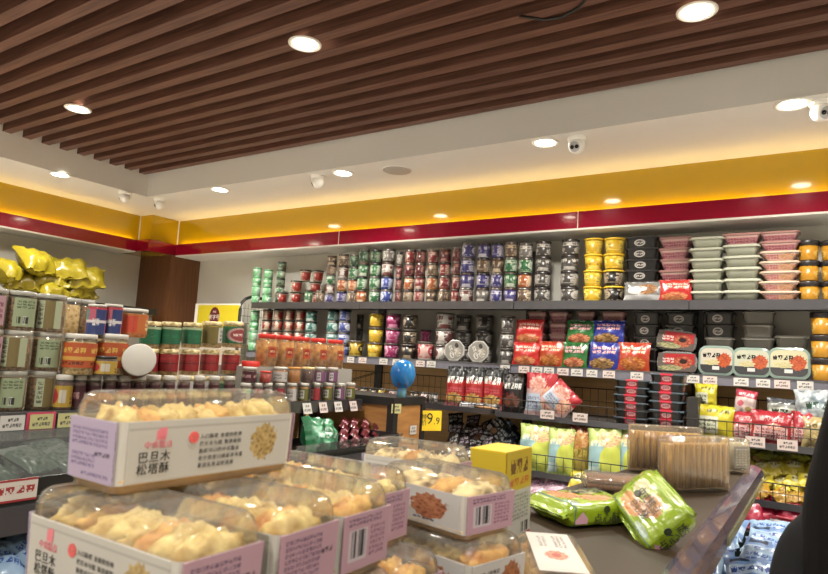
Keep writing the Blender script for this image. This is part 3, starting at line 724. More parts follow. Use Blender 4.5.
# ---- lower shelf, left to right
L = 'lower shelf'
tin_stack(251, 310, 9, ['lgreen']*4, 'at the far left end of the lower shelf', Z_LO, 3.88)
for i, cx in enumerate((264, 275, 286, 297)):
    tin_stack(cx, 309, 11, ['redwhite']*4, 'of the %s cream tub stack, lower shelf' % NTH[i], Z_LO, 3.88, tub=True, lid=LIDK)
tin_stack(308.5, 310, 11.5, ['green', 'teal', 'teal', 'teal'], 'of the first teal stack, lower shelf', Z_LO, 3.88)
tin_stack(330, 309, 12, ['green', 'teal', 'teal', 'teal'], 'of the second teal stack, lower shelf', Z_LO, 3.88)
tin_stack(342, 309, 12, ['blue']*4, 'of the blue stack on the lower shelf', Z_LO, 3.88)
tin_stack(357.5, 314, 7, ['darkcan']*3, 'of the thin dark stack, lower shelf', Z_LO, 4.02, hmax=.1)
tin_stack(355, 340, 17, ['yellowbox'], 'alone between the blue tins and yellow tubs', Z_LO, 3.88, tub=True)
tin_stack(374, 312, 16.5, ['yellow']*3, 'of the yellow stack on the lower shelf', Z_LO, 3.88, tub=True)
tin_stack(391, 313, 16.5, ['magenta']*3, 'of the magenta stack on the lower shelf', Z_LO, 3.88, tub=True)
tin_stack(408, 314, 16, ['black']*3, 'of the stack right of the magenta tubs', Z_LO, 3.88, tub=True)
tin_stack(424, 329, 12, ['magenta']*2, 'behind the pink and white tub, lower shelf', Z_LO, 4.02, tub=True)
tin_stack(424.5, 341, 18.5, ['pinkwhite'], 'right of the black tubs, lower shelf', Z_LO, 3.88, tub=True)
tin_stack(443.5, 312, 20.5, ['white']*3, 'of the stack behind the octagonal silver bowls', Z_LO, 3.90, tub=True, lid=LIDG)
tin_stack(462, 314, 17, ['silver']*3, 'behind the left octagonal bowl, lower shelf', Z_LO, 4.0, tub=True)
tin_stack(483, 314, 19, ['silver']*3, 'behind the right octagonal bowl, lower shelf', Z_LO, 4.0, tub=True)
tin_stack(506, 315, 15, ['silver']*3, 'right of the octagonal bowls, lower shelf', Z_LO, 3.89, tub=True)
# two octagonal bowls on edge, lids facing the aisle
def mk_oct(w):
    e = empty('octagonal_bowl'); r = w/2
    m = Matrix.Translation((0, 0, r*.97)) @ Matrix.Rotation(math.radians(90-10), 4, 'X') @ Matrix.Rotation(PI/8, 4, 'Z')
    MB().lathe([(r*.62, -.055), (r*.92, -.004)], 8, smooth=False, mat=m).build('bowl', plain('bowl_silver', '#8d8a86', .3, .3), e)
    MB().lathe([(r*.94, -.004), (r*1.0, -.002), (r*1.0, .003), (r*.93, .005), (.001, .005)], 8, smooth=False, caps=False, mat=m).build('rim_film', plain('bowl_rim', '#a9a7a2', .2, .2), e)
    d = MB().lathe([(r*.84, .0062), (.001, .0062)], 24, caps=False, smooth=False, mat=m)
    n = len(d.f); d.uv = [[(.5+.5*math.cos(2*PI*(i/24)), .5+.5*math.sin(2*PI*(i/24))), (.5+.5*math.cos(2*PI*((i+1)/24)), .5+.5*math.sin(2*PI*((i+1)/24))), (.5, .5), (.5, .5)] for i in range(24)]
    m2 = design('bowl_print', '#98958e', [('F', .4, .35, .3, .2, '#4a3c34', '#d8d2c6', 3), ('E', .32, .68, .18, .12, '#d6d3cc'), ('T', .55, .55, .85, .75, '#e4e0da', 2, 2), ('T', .2, .6, .45, .75, '#4a4440', 3, 1), ('E', .7, .3, .14, .1, '#4a4542')], .3)
    d.build('printed_disc', m2, e)
    return e
for cx, lab in ((453.5, 'octagonal silver bowl on edge, left of the pair'), (477.5, 'octagonal silver bowl on edge, right of the pair')):
    p = on_y(cx, 362, 3.865); put('oct', lambda: mk_oct(.158), (p.x, 3.872, Z_LO), .12, lab + ', lower shelf', 'bowl', 'octagonal bowls on the lower shelf')
# trays lying behind and above the noodle packs
for cx, wpx, i in ((536, 20, 0), (558, 21, 1), (585, 18, 2), (613, 24, 3)):
    tray_stack(cx, 311, wpx, ['pink']*5, 'of %s dull stack behind the upright packs' % ('the first', 'the second', 'the third', 'the fourth')[i], Z_LO, 4.0, .12)
tray_stack(646, 312, 26, ['black']*5, 'of the lower-shelf stack behind the orange pack', Z_LO, 3.97, .13)
# upright noodle packs in two rows
pk = [('redpack', 528, 319, 343, 27, 1, 'red noodle pack in the back row'), ('redpack', 525, 342, 362, 26, 0, 'red noodle pack at the front left end'), ('orangepack', 550, 341, 363, 24, 0, 'brick-red noodle pack in the front row'),
      ('greenpack', 579.5, 320, 343, 26, 1, 'green noodle pack in the back row'), ('greenpack', 574, 342, 365, 24, 0, 'green noodle pack in the front row'), ('bluepack', 608, 320, 343, 29, 1, 'blue noodle pack in the back row'),
      ('bluepack', 603.5, 342, 366, 29, 0, 'blue noodle pack in the front row'), ('orangepack', 633, 342, 368, 29, 0, 'orange noodle pack right of the blue ones')]
for key, cx, top, bot, wpx, row, lab in pk:
    Y = 3.875 if row == 0 else 3.93
    stand(key, cx, top, bot, wpx, Y, lab + ' on the lower shelf', .045, -.2, group='upright noodle packs', cat='pack', Z=Z_LO+(.0 if row == 0 else on_y(cx, 343.5, Y).z-Z_LO))
# clear packs with a red sleeve
def mk_clearpack(w, h, key):
    e = empty('clear_food_pack'); d = .05
    m = Matrix.Rotation(math.radians(90), 4, 'X')
    up = Matrix.Translation((0, 0, h/2)) @ m
    if key == 'redsleeve':
        MB().loft([(w*.5, h*.5, .052, -.006), (w*.5, h*.5, .052, 0), (w*.45, h*.44, .05, .012)], seg=6, mat=up).build('clear_lid', clear('pack_shell', '#c9c9c6', .08, .25), e)
        MB().loft([(w*.40, h*.38, .02, -d), (w*.47, h*.47, .03, -.006)], seg=4, mat=up).build('tray', plain('dark_tray', '#3a3330', .3), e)
        b = MB(); q = [(-w*.46, -.017, h*.08), (w*.46, -.017, h*.08), (w*.46, -.017, h*.9), (-w*.46, -.017, h*.9)]
        b.add([Vector(p) for p in q]+[Vector(p)+Vector((0, .002, 0)) for p in q], [(0, 1, 2, 3), (7, 6, 5, 4), (0, 4, 5, 1), (1, 5, 6, 2), (2, 6, 7, 3), (3, 7, 4, 0)], [[(0, 0), (1, 0), (1, 1), (0, 1)]]*6)
        b.build('picture_card', design('redsleeve_print', '#6a605a', [('R', .18, .4, .98, .97, '#b5262e'), ('F', .68, .5, .26, .36, '#d88a60', '#8a2a24', 3), ('E', .68, .55, .1, .13, '#3a2018'), ('T', .12, .45, .44, .75, '#f0d8d0', 3, 2), ('F', .35, .18, .34, .16, '#d8c8a0', '#6a7a4a', 4)], .3), e)
    else:
        MB().loft([(w*.40, h*.38, .02, -d), (w*.46, h*.45, .04, -.006)], seg=4, mat=up).build('tray', plain('grey_green_tray', '#59605a', .3), e)
        MB().loft([(w*.5, h*.5, .045, -.006), (w*.5, h*.5, .045, .003), (w*.45, h*.44, .04, .006)], seg=5, mat=up).build('lid_rim', plain('tray_rim_green', '#6f8078', .15), e)
        b = MB().loft([(w*.44, h*.41, .035, .0062), (w*.44, h*.41, .035, .0085)], seg=5, mat=up)
        # front face print
        R = b.v; b.uv[-1] = [(.5+v[0]/(w*.88), .5+(v[2]-h/2)/(h*.82)) for v in [R[i] for i in b.f[-1]]]
        b.build('printed_film', design('lid_print_%s' % key, {'a': '#c9c2b4', 'b': '#c2c4b0', 'c': '#cfc9a8'}[key], [('R', 0, 0, 1, .32, '#4b4a4c'), ('F', .74, .52, .24, .3, '#d8763a', '#a84a2c', 4), ('T', .06, .58, .62, .84, '#2c2a26', 4, 1), ('F', .36, .42, .26, .12, '#9aa86a', '#d8c8a0', 5), ('R', .38, .12, .6, .26, '#d8d6d2')], .25, coat=.3), e)
    return e
for i, (cx, top, bot, wpx, roll, Y, lab) in enumerate(((674, 319, 347, 38, .2, 3.93, 'clear pack with red card, tilted on top of another'), (676.5, 344, 369, 38, 0, 3.90, 'clear pack with red card, standing under the tilted one'))):
    p = on_y(cx, bot, Y); w = wpx*dist(p)/FPX; h = on_y(cx, top, Y).z-p.z
    z = Z_LO if i else Z_LO+.128
    put(('rs', i), lambda: mk_clearpack(w, .128, 'redsleeve'), (p.x, Y-(0.0 if i else -.02), z), Euler((-.18, roll*.55, 0)), lab + ', lower shelf', 'pack', 'clear packs with red cards')
for cx, top, bot, wpx, k, lab in ((716, 345, 371, 33, 'a', 'left'), (751.5, 347, 373, 35, 'b', 'middle'), (789, 347, 375, 37, 'c', 'right')):
    p = on_y(cx, bot, 3.90); w = wpx*dist(p)/FPX; h = on_y(cx, top, 3.90).z-Z_LO
    put(('lt', k), lambda: mk_clearpack(w, h, k), (p.x, 3.90, Z_LO), Euler((-.2, 0, 0)), '%s tray of three on edge with grey-green rims, lower shelf' % lab, 'tray', 'trays standing on edge')
tray_stack(680, 312, 30, ['black']*5, 'of the dark stack behind the red-card packs', Z_LO, 4.02, .12)
tray_stack(720, 311, 29, ['glassy', 'glassy', 'glassy', 'black', 'black'], 'of the stack behind the left upright tray', Z_LO, 3.99, .13)
tray_stack(759, 310, 31, ['glassy']*5, 'of the stack behind the middle upright tray', Z_LO, 3.99, .13)
tray_stack(793, 335, 31, ['glassy']*3, 'of the stack behind the right upright tray', Z_LO, 3.99, .13)
lidtubs(822.5, 311, 21, 3, Z_LO, 'at the lower shelf end', 3.87)

# ---- price tags
TAGM = [design('tag_print_%d' % i, c, [('T', .1, .15, .9, .5, '#6a6462', 6, 1), ('T', .3, .55, .75, .85, '#3a3634', 4, 1)], .5) for i, c in enumerate(('#e2ded8', '#e6d6d0', '#d8d49a'))]
def mk_tag(w, h, k):
    return MB().box(-w/2, w/2, -.002, 0, 0, h).build('price_tag', TAGM[k])
def tag_at(p, w, h, label, rz=0, k=0, tilt=-.12, group='price tags on the lower shelf'): return put(('tag', w, h, k), lambda: mk_tag(w, h, k), p, Euler((tilt, 0, rz)), label, 'price tag', group)
over = ['yellow cup', 'blue tins', 'magenta tubs', 'black tubs', 'pink and white tub', 'octagonal bowls', 'silver tub', 'front red pack', 'red pack corner', 'brick-red pack', 'brick-red pack end', 'green pack', 'green pack end', 'blue pack', 'orange pack', 'orange pack end',
        'red-card pack', 'red-card pack middle', 'red-card pack end', 'left edge-standing tray', 'middle edge-standing tray', 'middle tray end', 'right edge-standing tray', 'amber tubs']
for i, cx in enumerate((350, 362, 383, 396, 420, 431, 505, 524, 537, 549, 563, 577, 592, 609, 637, 654, 659, 677, 693, 710, 741, 763, 782, 805)):
    if i == 15: continue
    p = on_y(cx, 372, Y_SH-.012); w = .072 if i % 3 else .066
    tag_at((p.x, Y_SH-.0145, Z_LO-.048), w, .043, 'lower shelf price tag, %s from the left, by the %s' % (NTH[i if i < 15 else i-1], over[i]), 0, 1 if i % 3 == 1 else 0, -.05)
for cx, z, lab in ((547, 1.086, 'under the pink and red packs'), (580, 1.086, 'on bare mesh before the pine board'), (755, 1.05, 'left, over the red bags'), (787, 1.05, 'right, over the red bags')):
    p = on_y(cx, 420, 3.585); tag_at((p.x, 3.588, z+.012), .085, .05, 'pale price card clipped to a wire basket %s' % lab, 0, 1, 0, 'price cards on the wire baskets')

# ------------------------------------------------------------------ goods in the wire baskets
BT, BM, BL = 'bags standing in the upper wire baskets', 'packets in the middle wire baskets', 'packets in the lowest wire baskets'
for i, (cx, lab) in enumerate(((454.5, 'first'), (473.5, 'second'), (492, 'third'))):
    stand('chipbag', cx, 370, 403.5+i*.6, 19.5, 3.66, 'black and red chip bag with white lettering, %s of the front three' % lab, .055, -.06, group=BT, Z=1.113)
for i, cx in enumerate((456, 476, 497)):
    stand('chipbag', cx, 366.5+i*.8, 403, 20, 3.78, 'black and red chip bag behind the front row, %s from the left' % NTH[i], .055, -.06, group=BT, Z=1.113)
stand('darkchip', 512.5, 377, 408, 20, 3.66, 'dark bag with red streaks right of the chip bags', .05, -.05, group=BT, Z=1.113)
stand('darkchip', 508, 374, 408, 20, 3.76, 'dark bag with red streaks, behind its twin', .05, -.05, group=BT, Z=1.113)
stand('blackpack', 478, 402, 409, 44, 3.63, 'low silvery black packet lying before the chip bags', .03, -.5, group=BT, Z=1.113)
stand('pinkpack', 540, 373, 411, 30, 3.68, 'red, pink and pale blue pack standing upright', .04, -.08, cat='pack', group=BT, Z=1.106)
p = on_y(551, 409, 3.64)
bag('pinkpack', .19, .17, .04, (p.x, 3.63, 1.15), Euler((-.12, .75, 0)), 'red and pink pack tilted like a diamond, in front of another', 'pack', BT, seed=4)
for j, (cx, tops, n) in enumerate(((632, 379.5, 6), (667, 373.5, 6))):
    tray_stack(cx, tops, 35, ['striped']*n, 'of the %s banded stack in the basket' % ('left', 'right')[j], 1.106, 3.64, .14, 'crimson-banded trays in the wire basket', yb=415)
p = on_y(691, 425, 3.65); tag(MB().box(-.055, .0, 0, .2, 0, .2).build('display_carton', plain('dark_carton', '#211f1e', .5), None, (p.x+.035, 3.64, 1.08)), 'plain dark carton right of the crimson-banded trays', 'carton')
# right-hand upper basket
rb = [('yellowbag', 705.5, 384, 408, 19, 3.80, 1.20, 'yellow and white bag standing at the back beside the dark carton', 0), ('candybag', 743.5, 390, 416, 18, 3.80, 1.17, 'pink candy bag with a red top, standing alone at the back', .12),
      ('silverbag', 784, 399, 420, 29, 3.80, 1.17, 'silver bag with dark lettering behind the red bags', .05), ('foilbag', 818, 390, 426, 34, 3.74, 1.16, 'big crinkled foil bag at the right edge', -.05)]
for key, cx, t, b, wp, Y, z, lab, roll in rb: stand(key, cx, t, b, wp, Y, lab, .06, -.15, roll, BT)
for key, cx, t, b, wp, Y, lab, roll in [('yellowbag', 713, 405, 438, 33, 3.70, 'wide yellow bag slumped low at the basket corner', .04), ('redbag', 752, 412, 446, 36, 3.72, 'red bag with a pale panel, first of the row from the left', -.04),
        ('redbag', 770, 411, 447, 33, 3.68, 'red bag with a pale panel, second of the row from the left', .05), ('redbag', 790, 414, 448, 34, 3.72, 'red bag with a pale panel, third of the row from the left', -.06),
        ('beigebag', 818, 417, 450, 26, 3.68, 'beige bag right of the red bags', 0), ('redbag', 806, 412, 448, 24, 3.70, 'narrow red bag beside the beige one', .03)]:
    stand(key, cx, t, b, wp, Y, lab, .07, -.22, roll, BT, Z=1.08)
# black packets, tier two
k = 0
for row, (yb, Y, n, x0, x1) in enumerate(((470, 3.53, 8, 444, 522), (457, 3.60, 8, 446, 518), (445, 3.68, 8, 450, 516), (434, 3.76, 7, 448, 508), (424, 3.84, 6, 452, 502))):
    for i in range(n):
        cx = x0+(x1-x0)*(i+.5)/n+RND.uniform(-2, 2); q = on_y(cx, yb+.05*(cx-480), Y)
        key = 'navypack' if cx > 492 else ('purplepack' if (i+row) % 3 == 0 else 'blackpack')
        bag(key, .105, .13, .035, (q.x, Y, max(q.z-.055, .748+.03*row)), Euler((RND.uniform(-1.0, -.4), RND.uniform(-.7, .7), RND.uniform(-.4, .4))),
            '%s snack packet, %s from the left in the %s row of the black heap' % ({'navypack': 'navy', 'purplepack': 'purplish', 'blackpack': 'black'}[key], NTH[i], ('lowest', 'second lowest', 'middle', 'second highest', 'highest')[row]), 'packet', 'black snack packets heaped in the wire basket', variants=4)
# pale green bags
for key, cx, t, b, wp, Y, lab, roll in [('limebag', 533, 425, 474, 33, 3.56, 'pale green bag with a blue patch, first from the left', .03), ('limebag', 560, 429, 474, 25, 3.54, 'pale green bag, second from the left, beside the gold one', -.04),
        ('goldbag', 578, 426, 470, 24, 3.58, 'gold and brown bag between pale green bags', .02), ('limebag', 604, 429, 474, 31, 3.56, 'pale green bag right of the gold one', -.05), ('limebag', 626, 428, 474, 29, 3.60, 'pale green bag behind the end of the standing wafers', .03),
        ('limebag', 548, 416, 460, 34, 3.70, 'pale green bag in the back row, behind the first two', 0), ('limebag', 590, 420, 462, 34, 3.72, 'pale green bag in the back row, behind the gold one', .05), ('limebag', 632, 421, 465, 30, 3.74, 'pale green bag in the back row at the right', -.05)]:
    stand(key, cx, t, b, wp, Y, lab, .075, -.16, roll, BM, Z=.802)
# yellow-green packets
k = 0
for row, (yb, Y, n, x0, x1, key) in enumerate(((500, 3.54, 6, 742, 828, 'amberpack'), (487, 3.60, 6, 742, 832, 'yellowpack'), (473, 3.68, 6, 745, 832, 'yellowpack'), (460, 3.78, 6, 741, 828, 'limepack'), (450, 3.86, 5, 748, 822, 'limepack'))):
    for i in range(n):
        cx = x0+(x1-x0)*(i+.5)/n+RND.uniform(-2, 2); q = on_y(cx, yb, Y)
        bag(key, .105, .12, .05, (q.x, Y, max(q.z-.01, .828+.02*row)), Euler((RND.uniform(-1.45, -1.05), RND.uniform(-.9, .9), RND.uniform(-.4, .4))),
            '%s packet, %s from the left in the %s row of the yellow heap' % ({'amberpack': 'amber', 'yellowpack': 'yellow', 'limepack': 'lime'}[key], NTH[i], ('lowest', 'second lowest', 'middle', 'second highest', 'highest')[row]), 'packet', 'yellow-green packets heaped in the wire basket', variants=4)
# crimson and pink packets, lowest tier
for cx, yb, Y, lab in ((745, 527, 3.46, 'front left'), (764, 527, 3.50, 'front middle'), (757, 516, 3.62, 'back left'), (778, 517, 3.62, 'back right'), (786, 530, 3.50, 'front right')):
    q = on_y(cx, yb, Y); bag('crimsonbag', .16, .17, .09, (q.x, Y, q.z), Euler((-.7, RND.uniform(-.3, .3), RND.uniform(-.3, .3))), 'glossy crimson packet, %s of its basket' % lab, 'packet', BL)
for i, (cx, yb, Y) in enumerate(((534, 486, 3.52), (553, 488, 3.50), (534, 497, 3.45), (552, 497, 3.44), (569, 489, 3.50), (541, 478, 3.62), (562, 479, 3.62))):
    q = on_y(cx, yb, Y); bag('pinkpkt', .115, .13, .04, (q.x, Y, q.z-.02), Euler((-.9, RND.uniform(-.2, .2), RND.uniform(-.2, .2))), 'pale pink printed packet, %s' % ('behind the left one', 'beside the yellow packet', 'lowest at left', 'lowest at right', 'touching the yellow packet', 'at the back left', 'at the back right')[i], 'packet', BL)
q = on_y(580, 484, 3.50); bag('yellowpack', .12, .12, .05, (q.x, 3.48, q.z-.02), Euler((-.9, 0, .2)), 'yellow packet right of the pale pink packets', 'packet', BL)
q = on_y(600, 486, 3.50); bag('yellowpack', .12, .12, .05, (q.x, 3.48, q.z-.02), Euler((-.9, .2, .2)), 'yellow packet beyond the end of the counter', 'packet', BL)
# pale printed sacks and the bin of blue packets on the low floor stand by the aisle
for i, (cx, yt, yb, Y, z) in enumerate(((780, 521, 556, 3.47, .582), (783, 548, 590, 3.36, .46))):
    stand('whitepack', cx, yt, yb, 30, Y, 'white and pink printed sack, %s, behind the dark sleeve' % ('upper', 'lower')[i], .1, -.2, 0, 'white sacks at the end of the aisle', Z=z)
q = on_y(783, 580, 3.36); tag(slabbox('low_crate', q.x-.12, q.x+.12, 3.28, 3.46, 0, .458, DGREY), 'dark low crate under the lower white sack', 'crate')
bn = empty('promotion_bin', (-.27, 2.72, 0)); tag(bn, 'low dark bin of blue packets beside the counter edge', 'bin')
MB().loft([(.17, .42, .06, 0), (.20, .46, .08, .74)], seg=5, caps=(True, False)).build('bin_shell', plain('bin_green_black', '#1f2a24', .3), bn)
MB().box(-.19, .19, -.43, .43, .62, .635).build('bin_floor', DGREY, bn)
m = MB(); m.tube([(.20, .36, .72), (.21, .40, .80), (.17, .44, .82), (.10, .46, .82)], .008, 8); m.build('handle', plain('red_handle', '#7a1626', .35), bn)
k = 0
for row in range(6):
    for i in range(2):
        yy = 2.72-.35+row*.135; xx = -.27+(-.085, .085)[i]
        bag('bluepkt' if (row+i) % 2 else 'bluewhite', .16, .15, .055, (xx, yy-.07, .73+.02*i), Euler((-1.15, RND.uniform(-.2, .2), RND.uniform(-.25, .25))),
            'pale blue packet in the aisle bin, %s row from the front, %s side' % (NTH[row], ('counter', 'aisle')[i]), 'packet', 'blue packets in the aisle bin')
# short tins behind the lollipop balloon
for i, cx in enumerate((352, 362, 371, 380, 391, 413, 423, 432)):
    p = on_y(cx, 398, 3.68); c = ('white', 'black', 'black', 'yellowbox', 'white', 'black', 'white', 'silver')[i]
    put(('ct', c), lambda: mk_tin(.058, .07, c, i % 4), (p.x, 3.70, 1.116), 0, 'short %s tin in the wire basket, %s from the left' % (WORD[c], NTH[i]), 'tin', 'short tins in the left wire basket')

# ------------------------------------------------------------------ yellow sign, roll cage and left wall shelf
p0, p1 = on_y(196, 303, 3.98), on_y(237, 303, 3.98)
sg = empty('shop_sign', (p0.x, 4.0, 1.45)); tag(sg, 'yellow sign with a maroon seal standing against the back wall', 'sign')
MB().box(-.03, p1.x-p0.x+.04, 0, .02, 0, .375).build('white_board', WPAPER, sg)
MB().box(.02, p1.x-p0.x+.02, -.004, 0, .0, .360).build('yellow_sheet', plain('sign_yellow', '#cdbd28', .5), sg)
sx, sz = on_y(213, 318, 3.98).x-p0.x, on_y(213, 316, 3.98).z-1.45
MB().lathe([(.001, 0), (.085, 0), (.085, .003), (.001, .003)], 28, smooth=False, caps=False, mat=Matrix.Translation((sx, -.0045, sz)) @ Matrix.Rotation(PI/2, 4, 'X') @ Matrix.Diagonal((.8, 1, 1, 1))).build('maroon_seal', plain('seal_maroon', '#5a1420', .5), sg)
lettering('seal_lettering', '老字号', .05, WPAPER, sg, (sx, -.009, sz-.012), (PI/2, 0, 0)); lettering('seal_small_lettering', '传统', .022, WPAPER, sg, (sx, -.009, sz+.04), (PI/2, 0, 0))
tab = slabbox('low_cabinet', -5.25, -4.3, 3.9, 4.18, 0, 1.45, plain('cabinet_cream', '#a89f90', .6)); tag(tab, 'cream cabinet under the yellow sign at the back wall', 'cabinet')
rc = empty('roll_cage', (-4.235, on_x(239, 330, -4.235).y+.185, 0), PI/2); tag(rc, 'black wire roll cage with a rounded top left of the back shelves', 'cage')
zt = on_x(250, 297, -4.235).z
m = MB(); pth = [(-.19, 0, .1)]+[(-.19, 0, zt-.12), (-.18, 0, zt-.06), (-.14, 0, zt-.02), (-.08, 0, zt)]+[(.06, 0, zt), (.12, 0, zt-.02), (.155, 0, zt-.06), (.165, 0, zt-.12), (.165, 0, .1)]
m.tube(pth, .014, 8); m.build('bent_frame', BLACK, rc)
m = MB()
for i in range(9): m.tube([(-.18+i*.04, 0, .12), (-.18+i*.04, 0, zt-.06)], .002, 4)
for i in range(26): m.tube([(-.18, .002, .14+i*.065), (.16, .002, .14+i*.065)], .002, 4)
m.build('wire_mesh', plain('green_wire', '#4c5a48', .5), rc)
m = MB(); m.box(-.18, .16, .0, .2, .08, .11); m.build('base_tray', BLACK, rc)
m = MB()
for sx in (-.15, .13): MB().lathe([(.02, 0), (.04, .005), (.04, .075), (.02, .08)], 12, mat=Matrix.Translation((sx, .1, 0))).build('caster', DGREY, rc)

ls = empty('wall_shelf', (-5.5, 2.2, 0)); tag(ls, 'dark wall shelf along the left wall carrying yellow foil bags', 'shelf')
MB().box(-.3, .2, -2.2, 1.52, 1.70, 1.735).build('top_board', DGREY, ls); MB().box(.2, .215, -2.2, 1.52, 1.685, 1.745).build('front_lip', BLACK, ls)
MB().box(-.3, .18, -2.2, 1.5, 0, 1.70).build('carcass', plain('grey_carcass', '#6b6863', .6), ls)
fo = [(20, 285, 40, 0, 'at the photo edge, lying flat'), (12, 276, 34, .35, 'leaning on its neighbour at the edge'), (38, 268, 40, .15, 'topmost of the heap'), (44, 282, 38, -.1, 'in the middle under the topmost one'), (62, 274, 40, -.2, 'right of the topmost one'), (80, 283, 36, -.25, 'at the right end, upper'), (78, 293, 32, 0, 'at the right end, lowest'), (52, 294, 34, .1, 'lowest in the middle')]
for i, (cx, cy, wp, roll, lab) in enumerate(fo):
    q = on_x(cx, cy, -5.38+.03*(i % 3)); w = wp*dist(q)/FPX
    bag('goldfoil', w, w*.8, .17, (q.x+.10, q.y, q.z-.04), Euler((-1.02+.1*(i % 3), roll*.4, PI/2+roll*2)) , 'shiny yellow foil bag on the dark wall shelf, %s' % lab, 'bag', 'yellow foil bags on the wall shelf', seed=i)

# ------------------------------------------------------------------ jar gondola at the left (faces +X)
XJ, Z_J = -2.20, 1.155
go = empty('jar_gondola', (-2.42, 1.4, 0)); tag(go, 'grey two-tier gondola carrying the jars, running toward the back wall', 'gondola')
def gb(nm, x0, x1, y0, y1, z0, z1, m, par=None): return MB().box(x0+2.42, x1+2.42, y0-1.4, y1-1.4, z0, z1).build(nm, m, par or go)
ts = gb('jar_shelf', -2.66, XJ-.012, -.6, 2.93, Z_J-.025, Z_J, UNDER); gb('front_rail', XJ-.012, XJ, -.6, 2.93, Z_J-.052, Z_J+.006, RAILM, ts)
gb('rear_panel', -2.66, -2.63, -.6, 2.93, .1, Z_J-.025, PINE)
lw = gb('tray_shelf', -2.63, -1.90, -.6, 2.93, .88, .90, UNDER); gb('front_rail', -1.90, -1.885, -.6, 2.93, .86, .935, RAILM, lw)
l2 = gb('low_shelf', -2.63, -1.83, -.6, 2.93, .70, .72, UNDER); gb('front_rail', -1.83, -1.815, -.6, 2.93, .68, .745, RAILM, l2)
gb('base_deck', -2.63, -1.85, -.6, 2.93, .05, .14, UNDER)
gb('post', -2.66, -2.62, 2.89, 2.93, .05, Z_J, DGREY); gb('post', -2.66, -2.62, -.6, -.56, .05, Z_J, DGREY)

NUTS = grain('mixed_nuts', '#4a3418', '#96703c', 90, .6); NUTP = grain('pale_peanuts', '#a8803c', '#e8d09a', 80, .6); HONEY = grain('honey_cake', '#a0641a', '#d89a38', 40, .5)
JAM = plain('dark_jam', '#4a1420', .3); AMBER = plain('amber_jam', '#b5762a', .3); WLID = plain('white_lid', '#b0aca4', .4); RLID = plain('red_lid', '#b8281e', .4)
LABEL = dict(
 sage=design('label_sage', '#a9b592', [('T', .1, .62, .9, .92, '#5f6f52', 4, 3), ('B', .12, .08, .62, .36, '#dfe2d6', 3), ('B', .15, .1, .6, .34, '#3a3a34', 22)], .5),
 sage2=design('label_sage2', '#b9c0a2', [('R', .3, 0, .7, 1, '#8a7a4a'), ('T', .05, .1, .28, .9, '#6a6a5a', 1, 5)], .5),
 pinky=design('label_pinky', '#c9a3ac', [('T', .1, .2, .9, .8, '#8a4a5a', 4, 3)], .5),
 orange=design('label_orange', '#c8632a', [('T', .08, .55, .92, .85, '#e8c060', 4, 1), ('R', 0, .3, 1, .45, '#e0b050'), ('T', .1, .08, .9, .28, '#6a2a14', 6, 1)], .5, rep=2),
 orange2=design('label_orange2', '#cf7a34', [('R', .55, .1, .9, .9, '#d8512a'), ('T', .1, .2, .5, .8, '#f0e0a8', 2, 3)], .5, rep=2),
 green=design('label_green', '#1f7a54', [('R', 0, .86, 1, 1, '#b8c8a0'), ('T', .1, .35, .5, .6, '#2f8a62', 3, 1)], .5),
 green2=design('label_green2', '#267a50', [('E', .5, .5, .24, .44, '#c9a8a0'), ('E', .5, .5, .18, .34, '#a84a50'), ('T', .36, .4, .64, .62, '#e8d8d0', 3, 1)], .5),
 green3=design('label_green3', '#8a7a40', [('R', .45, .05, .8, .95, '#d2d0c6'), ('T', .5, .15, .75, .85, '#6a6660', 3, 3)], .5),
 red=design('label_red', '#a81f26', [('R', 0, .42, 1, .5, '#7a141c'), ('T', .2, .6, .8, .85, '#b8343a', 4, 1)], .5),
 blue=design('label_blue', '#3a4a86', [('R', 0, .42, 1, .52, '#e4dcdc'), ('R', .3, .52, .55, .92, '#3f9a98'), ('R', .55, .52, .8, .92, '#c86a80'), ('R', .2, .05, .42, .42, '#b86a88'), ('R', 0, .92, 1, 1, '#c84a58'), ('T', .7, .3, .95, .6, '#e8e4e4', 2, 2)], .45, rep=2),
 qr=design('label_yellow', '#c8a83c', [('E', .45, .5, .22, .36, '#c03a40'), ('T', .1, .1, .35, .5, '#7a2a2a', 2, 2), ('R', .7, .2, .95, .8, '#d8d0c0')], .5, rep=2),
 dark=design('label_dark', '#5d2430', [('T', .1, .3, .9, .75, '#c8a0a0', 5, 1)], .5, rep=2),
 white=design('label_white', '#cfcac4', [('T', .15, .2, .85, .8, '#8a8480', 4, 2)], .5, rep=2),
 purple=design('label_purple', '#8a5a80', [('R', .4, .1, .8, .9, '#d8d2d2'), ('T', .45, .2, .75, .8, '#5a4a54', 2, 2)], .5, rep=2),
 reds=design('label_reds', '#b03440', [('R', .3, .1, .6, .9, '#e0d8d4'), ('T', .32, .2, .58, .8, '#a03040', 2, 2)], .5, rep=2),
 olive=design('label_olive', '#7a7a3a', [('R', .4, .15, .8, .85, '#d4d0c4'), ('T', .45, .2, .75, .8, '#5a5a40', 2, 2)], .5, rep=2))
